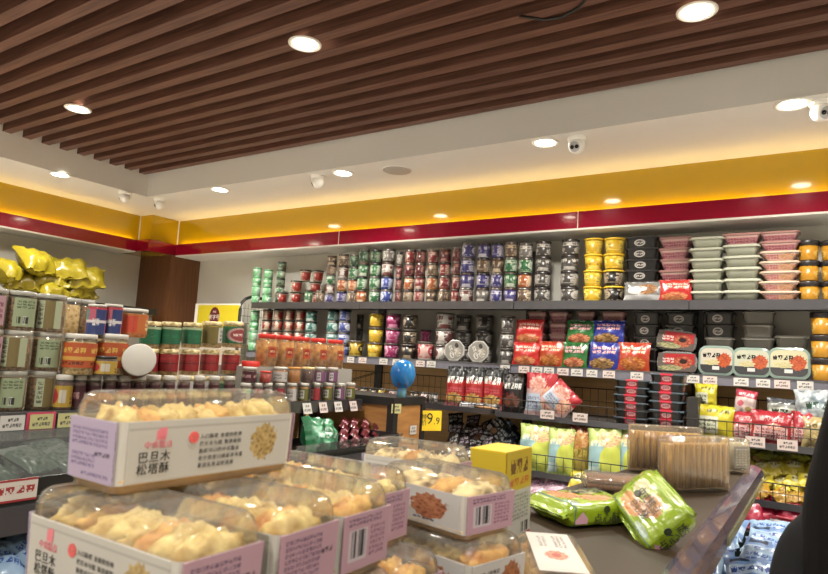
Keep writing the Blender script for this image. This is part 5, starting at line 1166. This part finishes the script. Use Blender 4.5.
# flat box with a white label
e = empty('label_top_box', (-.345, .965, Z_C), math.radians(-62)); tag(e, 'flat clear pastry box with a white paper label on its lid, lying on the counter', 'pastry box')
MB().loft([(.108, .046, .01, 0), (.112, .05, .012, .022)], seg=3, smooth=True).build('gold_tray', GOLDT, e)
MB().loft([(.112, .05, .012, .016), (.113, .051, .012, .03), (.106, .044, .014, .043)], seg=4, smooth=True, caps=(False, True)).build('clear_lid', SHELL, e)
MB().box(-.098, .10, -.034, .034, .0432, .0440).build('paper_label', design('flat_label', '#d4cfc6', [('T', .08, .55, .42, .85, '#7a7068', 6, 3), ('F', .62, .5, .12, .26, '#a84a30', '#d8a080', 3), ('T', .1, .2, .4, .42, '#9a9088', 5, 2), ('E', .62, .5, .05, .1, '#b8503a')], .5), e)
for i in range(5): MB().blob((-.085+.042*i, 0, .020), (.022, .038, .016), 40+i, .25, 3, 14, 8).build('pastry', PAST2, e)
# tall yellow carton
e = empty('carton', (-.516, 1.137, Z_C)); tag(e, 'tall carton with a yellow top half and white lower half behind the pastry boxes', 'carton')
CART = design('carton_print', '#d2cfc6', [('R', 0, .56, 1, 1, '#d9bf1c')], .4)
CARTS = design('carton_side_print', '#d2cfc6', [('R', 0, .56, 1, 1, '#d9bf1c'), ('T', .14, .72, .86, .95, '#7a4a10', 3, 1), ('T', .1, .60, .9, .72, '#d0701c', 4, 1), ('T', .08, .22, .9, .52, '#8a8a86', 9, 7), ('B', .62, .06, .9, .18, '#4a4a4a', 22), ('R', .78, 0, 1, .05, '#b8322c')], .4)
MB().loft([(.037, .059, .002, 0), (.037, .059, .002, .160)], seg=1, caps=(True, False)).build('carton_body', CART, e)
MB().add([(.0372, -.0585, .0005), (.0372, .0585, .0005), (.0372, .0585, .1595), (.0372, -.0585, .1595), (.0380, -.0585, .0005), (.0380, .0585, .0005), (.0380, .0585, .1595), (.0380, -.0585, .1595)], [(4, 5, 6, 7), (0, 3, 2, 1)], [[(0, 0), (1, 0), (1, 1), (0, 1)]]*2).build('printed_side', CARTS, e)
MB().box(-.037, .037, -.059, .059, .160, .1625).build('top_flap', plain('carton_yellow', '#c4a818', .4), e)
# green biscuit packs
def biscuit_pack(L, W, H, seed, ta):
    e = empty('biscuit_pack'); nx, nk = 28, 20
    vs, us = [], []
    for i in range(nx+1):
        t = 2*i/nx-1; a = abs(t)
        k = 1 if a < .72 else max(0, 1-((a-.72)/.17))**.45 if a < .89 else 0
        for j in range(nk):
            an = 2*PI*j/nk; c, s_ = math.cos(an), math.sin(an)
            n4 = (abs(c)**14+abs(s_)**14)**(-1/14)
            y = c*n4*W/2*(1-.04*(1-k)); zz = s_*n4*H/2*max(k, .02)
            w_ = noise.noise(Vector((t*5+seed, c*2, s_*2)))*.004*(1+2*(1-k))
            vs.append((t*L/2, y*(1+w_*6), H/2+zz+w_*k + (0 if k > .1 else .003*math.sin(j*2.1+i)))); us.append(((t+1)/2, .5+y/W))
    fs, uu = [], []
    for i in range(nx):
        for j in range(nk):
            q = (i*nk+j, (i+1)*nk+j, (i+1)*nk+(j+1) % nk, i*nk+(j+1) % nk); fs.append(q); uu.append([us[a] for a in q])
    fs += [tuple(range(nk)), tuple(reversed(range(nx*nk, nx*nk+nk)))]; uu += [[us[a] for a in f] for f in fs[-2:]]
    m = MB(); m.add(vs, fs, uu, 0, True)
    m.build('wrapper', design('biscuit_print', '#a6bf1e', [('F', .33, .62, .17, .26, '#dc8432', '#e8b884', 2.5), ('F', .56, .36, .2, .2, '#d8803c', '#e6c090', 2.5), ('E', .62, .72, .16, .15, '#dcd8a8'), ('R', .13, .0, .15, 1, '#6f8f8a'), ('F', .2, .2, .06, .16, '#5f8f94', '#c8d4c0', 2)], .25, coat=.4, bump=40), e)
    for sg in (-1, 1):
        m = MB(); N = 14
        m.add([(sg*L*(.44+.03*r), -W*.49+W*.98*j/N, H/2+.004*math.sin(j*1.7+r*2+seed)+.0006*b) for b in (0, 1) for r in range(3) for j in range(N+1)],
              [(b*3*(N+1)+r*(N+1)+j, b*3*(N+1)+r*(N+1)+j+1, b*3*(N+1)+(r+1)*(N+1)+j+1, b*3*(N+1)+(r+1)*(N+1)+j) for b in (0, 1) for r in range(2) for j in range(N)], None, 0, True)
        m.build('crimped_end', plain('lime_film', '#7f9a1c', .25, coat=.4), e)
    lettering('top_lettering', '中式糕点\n点心酥', .024, INK, e, ((.035, W*.19, H+.004) if ta == 0 else (-.004, -.012, H+.005)), (0, 0, ta), ls=.95)
    MB().lathe([(.001, 0), (.012, 0), (.012, .001), (.001, .001)], 16, caps=False, smooth=False, mat=Matrix.Translation((.0, W*.17, H+.002)) @ Matrix.Diagonal((.55, 1, 1, 1))).build('dark_leaf', plain('leaf_black', '#2a3418', .5), e)
    lettering('side_lettering', '点心酥', .023, INK, e, (0, -W/2-.0035, H*.36), (PI/2, 0, 0))
    MB().lathe([(.001, 0), (.0075, 0), (.0075, .001), (.001, .001)], 16, caps=False, smooth=False, mat=Matrix.Translation((0, -W/2-.0025, H*.76)) @ Matrix.Rotation(PI/2, 4, 'X')).build('side_mark', plain('leaf_black', '#2a3418', .5), e)
    MB().add([(-L*.37, -W/2-.002, H*.2), (-L*.23, -W/2-.002, H*.2), (-L*.22, -W/2-.002, H*.4), (-L*.28, -W/2-.002, H*.7), (-L*.37, -W/2-.002, H*.35)], [(0, 1, 2, 3, 4)]).build('side_patch', plain('mauve_patch', '#b58a98', .4), e)
    return e
b1 = biscuit_pack(.215, .15, .047, 1, .0); tag(b1, 'lime green pastry pack lying flat on the counter, black lettering on its side', 'biscuit pack')
b1.location = (-.438, 1.392, Z_C+.001); b1.rotation_euler = (0, 0, math.radians(56.8))
b2_ = biscuit_pack(.120, .19, .045, 2, -PI/2); tag(b2_, 'lime green pastry pack tilted up against the flat one', 'biscuit pack')
rot2 = Matrix.Rotation(.593, 3, 'Z') @ Matrix.Rotation(.255, 3, 'X') @ Matrix.Rotation(-.799, 3, 'Y')
ex, ey, ez = rot2.col[0], rot2.col[1], rot2.col[2]
cen = Vector((-.297, 1.334, 1.146))-ez*.045
b2_.matrix_world = Matrix(((ex.x, ey.x, ez.x, cen.x), (ex.y, ey.y, ez.y, cen.y), (ex.z, ey.z, ez.z, cen.z), (0, 0, 0, 1)))
# wafer rolls
WAF = grain('wafer_roll', '#8a6420', '#c99f40', 8, .6, 'noise', (30, 30, 2), .2, .001); WAFB = grain('cocoa_roll', '#6a4228', '#9a6a44', 8, .6, 'noise', (30, 30, 2), .2, .001)
WCL = clear('wafer_film', '#efe9da', .08, .10, 60)
def wafer_pack(n, r, h, rows, matn, name='wafer_pack', lh=.0):
    e = empty(name); w = n*r*2.06; d = rows*r*2.1
    for rr in range(rows):
        for i in range(n):
            x = -w/2+w*(i+.5)/n; y = -d/2+d*(rr+.5)/rows
            MB().lathe([(r*.55, .012), (r*.93, .012), (r*.96, h*.5), (r*.93, h*.86), (r*.5, h*.86)], 12, mat=Matrix.Translation((x, y, 0))).build('wafer_roll', matn, e)
    MB().loft([(w*.5+.004, d*.5+.004, .010, 0), (w*.5+.006, d*.5+.006, .012, h*.5), (w*.5+.004, d*.5+.003, .010, h*.97), (w*.5, d*.4, .01, h)], seg=3, smooth=True).build('clear_wrap', WCL, e)
    return e
e = wafer_pack(11, .0096, .150, 2, WAF); tag(e, 'clear pack of upright golden wafer rolls, front one nearest the counter edge', 'wafer pack', 'upright wafer roll packs'); e.location = (-.300, 1.945, Z_C); e.rotation_euler = (0, 0, math.radians(56))
e = wafer_pack(11, .0098, .150, 2, WAF); tag(e, 'clear pack of upright wafer rolls standing behind and left of the front one', 'wafer pack', 'upright wafer roll packs'); e.location = (-.430, 2.215, Z_C); e.rotation_euler = (0, 0, math.radians(30))
e = wafer_pack(3, .012, .115, 2, plain('pale_wafer', '#b9b2a0', .5, vary=30)); tag(e, 'small clear pack with white lettering behind the golden wafer rolls', 'wafer pack'); e.location = (-.250, 2.43, Z_C); e.rotation_euler = (0, 0, math.radians(50))
MB().box(-.03, .03, -.030, -.0295, .02, .09).build('printed_panel', design('wafer_panel', '#a8a298', [('T', .1, .1, .9, .9, '#e4e0d8', 4, 7)], .4), e)
e = empty('wafer_pack', (-.455, 1.775, Z_C), math.radians(20)); tag(e, 'clear pack of brown wafer rolls lying on its side behind the lime packs', 'wafer pack')
for rr in range(2):
    for i in range(5):
        MB().lathe([(.005, -.088), (.0082, -.088), (.0082, .088), (.005, .088)], 12, mat=Matrix.Translation((0, -.034+.017*i, .012+.0165*rr)) @ Matrix.Rotation(PI/2, 4, 'Y')).build('wafer_roll', WAFB, e)
MB().loft([(.092, .042, .010, 0), (.105, .047, .012, .022), (.094, .042, .012, .042)], seg=3, smooth=True).build('clear_wrap', WCL, e)

# ------------------------------------------------------------------ shopper at the right edge
def skin_body(name, verts, edges, radii, mat, parent=None, root=0, sub=2):
    me = bpy.data.meshes.new(name); me.from_pydata(verts, edges, []); o = bpy.data.objects.new(name, me); COL.objects.link(o)
    md = o.modifiers.new('Skin', 'SKIN'); md.use_smooth_shade = True; md.branch_smoothing = .6
    for i, d in enumerate(me.skin_vertices[0].data):
        d.radius = radii[i] if isinstance(radii[i], tuple) else (radii[i], radii[i]); d.use_root = (i == root)
    sm = o.modifiers.new('Sub', 'SUBSURF'); sm.levels = sm.render_levels = sub
    dg = bpy.context.evaluated_depsgraph_get(); m2 = bpy.data.meshes.new_from_object(o.evaluated_get(dg)); m2.name = name
    bpy.data.objects.remove(o); m2.materials.clear(); m2.materials.append(mat)
    for p in m2.polygons: p.use_smooth = True
    o = bpy.data.objects.new(name, m2); COL.objects.link(o)
    if parent: o.parent = parent
    return o
def merged(objs, name, mats, parent):
    """one continuous figure mesh from the grown surfaces"""
    mb = MB()
    for o in objs:
        me = o.data; w = o.matrix_world
        mb.add([v.co for v in me.vertices], [tuple(p.vertices) for p in me.polygons], None, 0, True); bpy.data.objects.remove(o)
    return mb.build(name, mats, parent)
PX, PY = .122, 1.13
pr = empty('person', (PX, PY, 0), math.radians(-20)); tag(pr, 'shopper with long black hair and a dark grey sleeve, cut off by the right edge', 'person')
SKIN = plain('skin', '#c99a7c', .5); COAT = plain('coat_charcoal', '#1e1e1f', .95, spec=.15, vary=60); TROU = plain('trouser_black', '#1a1a1c', .8); HAIR = grain('black_hair', '#050405', '#110e0e', 12, .85, 'noise', (9, 9, .6), .3, .004, 0, spec=.12); SHOE = plain('shoe_black', '#151516', .5)
# joints: stands facing local +Y, 1.5 m tall
V = [(0, 0, .80), (0, .01, .98), (0, .0, 1.14), (0, -.01, 1.235), (0, 0, 1.29), (0, .015, 1.36), (0, .01, 1.43),
     (-.08, 0, .76), (-.09, .01, .43), (-.09, -.01, .07), (-.09, .11, .035), (.08, 0, .76), (.09, .01, .43), (.09, -.01, .07), (.09, .11, .035),
     (-.118, -.01, 1.175), (-.15, -.03, .93), (-.155, .10, .76), (-.165, .13, .71), (.118, -.01, 1.175), (.15, -.03, .93), (.155, .10, .76), (.165, .13, .71)]
E_ = [(0, 1), (1, 2), (2, 3), (3, 4), (4, 5), (5, 6), (0, 7), (7, 8), (8, 9), (9, 10), (0, 11), (11, 12), (12, 13), (13, 14), (3, 15), (15, 16), (16, 17), (17, 18), (3, 19), (19, 20), (20, 21), (21, 22)]
R_ = [(.13, .10), (.115, .09), (.13, .09), (.08, .06), .045, (.075, .09), (.062, .075), .075, .05, .035, .03, .075, .05, .035, .03, .045, .036, .024, .028, .045, .036, .024, .028]
fig = [skin_body('body', V, E_, R_, SKIN)]
for sx in (-1, 1):                                                    # five fingers on each hand
    hx, hy, hz = sx*.165, .135, .705
    for k, (dx, ln) in enumerate(((-.024, .052), (-.008, .060), (.008, .056), (.023, .044))):
        fig.append(skin_body('finger', [(hx+dx*.7, hy, hz), (hx+dx, hy+.012, hz-ln*.55), (hx+dx, hy+.006, hz-ln)], [(0, 1), (1, 2)], [.009, .0085, .007], SKIN, sub=1))
    fig.append(skin_body('finger', [(hx-sx*.02, hy+.005, hz+.015), (hx-sx*.04, hy+.02, hz-.012), (hx-sx*.038, hy+.028, hz-.035)], [(0, 1), (1, 2)], [.011, .010, .008], SKIN, sub=1))
m = MB(); m.blob((0, .105, 1.365), (.011, .018, .02), 1, .05); m.blob((-.078, .01, 1.37), (.010, .018, .03), 2, .05); m.blob((.078, .01, 1.37), (.010, .018, .03), 3, .05)
fig.append(m.build('nose_and_ears', SKIN))
merged(fig, 'body', SKIN, pr)
m = MB()
for sx in (-.03, .03): m.blob((sx, .092, 1.392), (.012, .008, .007), 4, 0)
m.build('eyes', INK, pr); m = MB(); m.blob((0, .098, 1.325), (.022, .008, .006), 5, .05); m.build('mouth', plain('lips', '#a85a54', .5), pr)
skin_body('coat', [(0, 0, .72), (0, .01, .95), (0, 0, 1.12), (0, -.005, 1.225), (-.142, -.01, 1.16), (-.172, -.03, .93), (-.165, .095, .78), (.142, -.01, 1.16), (.172, -.03, .93), (.165, .095, .78)],
          [(0, 1), (1, 2), (2, 3), (3, 4), (4, 5), (5, 6), (3, 7), (7, 8), (8, 9)], [(.15, .12), (.13, .105), (.125, .10), (.085, .07), .056, .05, .042, .056, .05, .042], COAT, pr)
for sx in (-1, 1):
    skin_body('trouser_leg', [(sx*.075, 0, .78), (sx*.09, .01, .43), (sx*.09, -.01, .09)], [(0, 1), (1, 2)], [.095, .065, .055], TROU, pr)
    m = MB(); m.blob((sx*.09, .05, .045), (.048, .13, .045), 6, .03, flat=-.9); m.build('shoe', SHOE, pr)
# long straight hair over the head, back and shoulders
m = MB(); vs, fs, nu, nv = [], [], 26, 18
for j in range(nv+1):
    t = j/nv
    for i in range(nu):
        a = 2*PI*i/nu; c, s_ = math.cos(a), math.sin(a)
        if t < .35:
            th = t/.35*PI/2; rx = .098*math.sin(th); ry = .115*math.sin(th); z = 1.40+.105*math.cos(th)
        else:
            k = (t-.35)/.65; rx = .098+.125*min(k, .36); ry = .115+.02*k; z = 1.40-.50*k
            if s_ > .35 and k > .08: rx *= .98; ry *= max(.35, 1-.9*(s_-.35)) if k < .5 else .55
        w_ = 1+.03*noise.noise(Vector((c*4, s_*4, t*2)))
        vs.append((c*rx*w_, -.01+s_*ry*w_, z))
for j in range(nv):
    for i in range(nu):
        a = 2*PI*(i+.5)/nu
        if j/nv > .30 and math.sin(a) > .62: continue                # the face opening
        i2 = (i+1) % nu; fs.append((j*nu+i, (j+1)*nu+i, (j+1)*nu+i2, j*nu+i2))
m.add(vs, fs, None, 0, True); h = m.build('hair', HAIR, pr)
sd = h.modifiers.new('Solid', 'SOLIDIFY'); sd.thickness = .012; sd.offset = 0
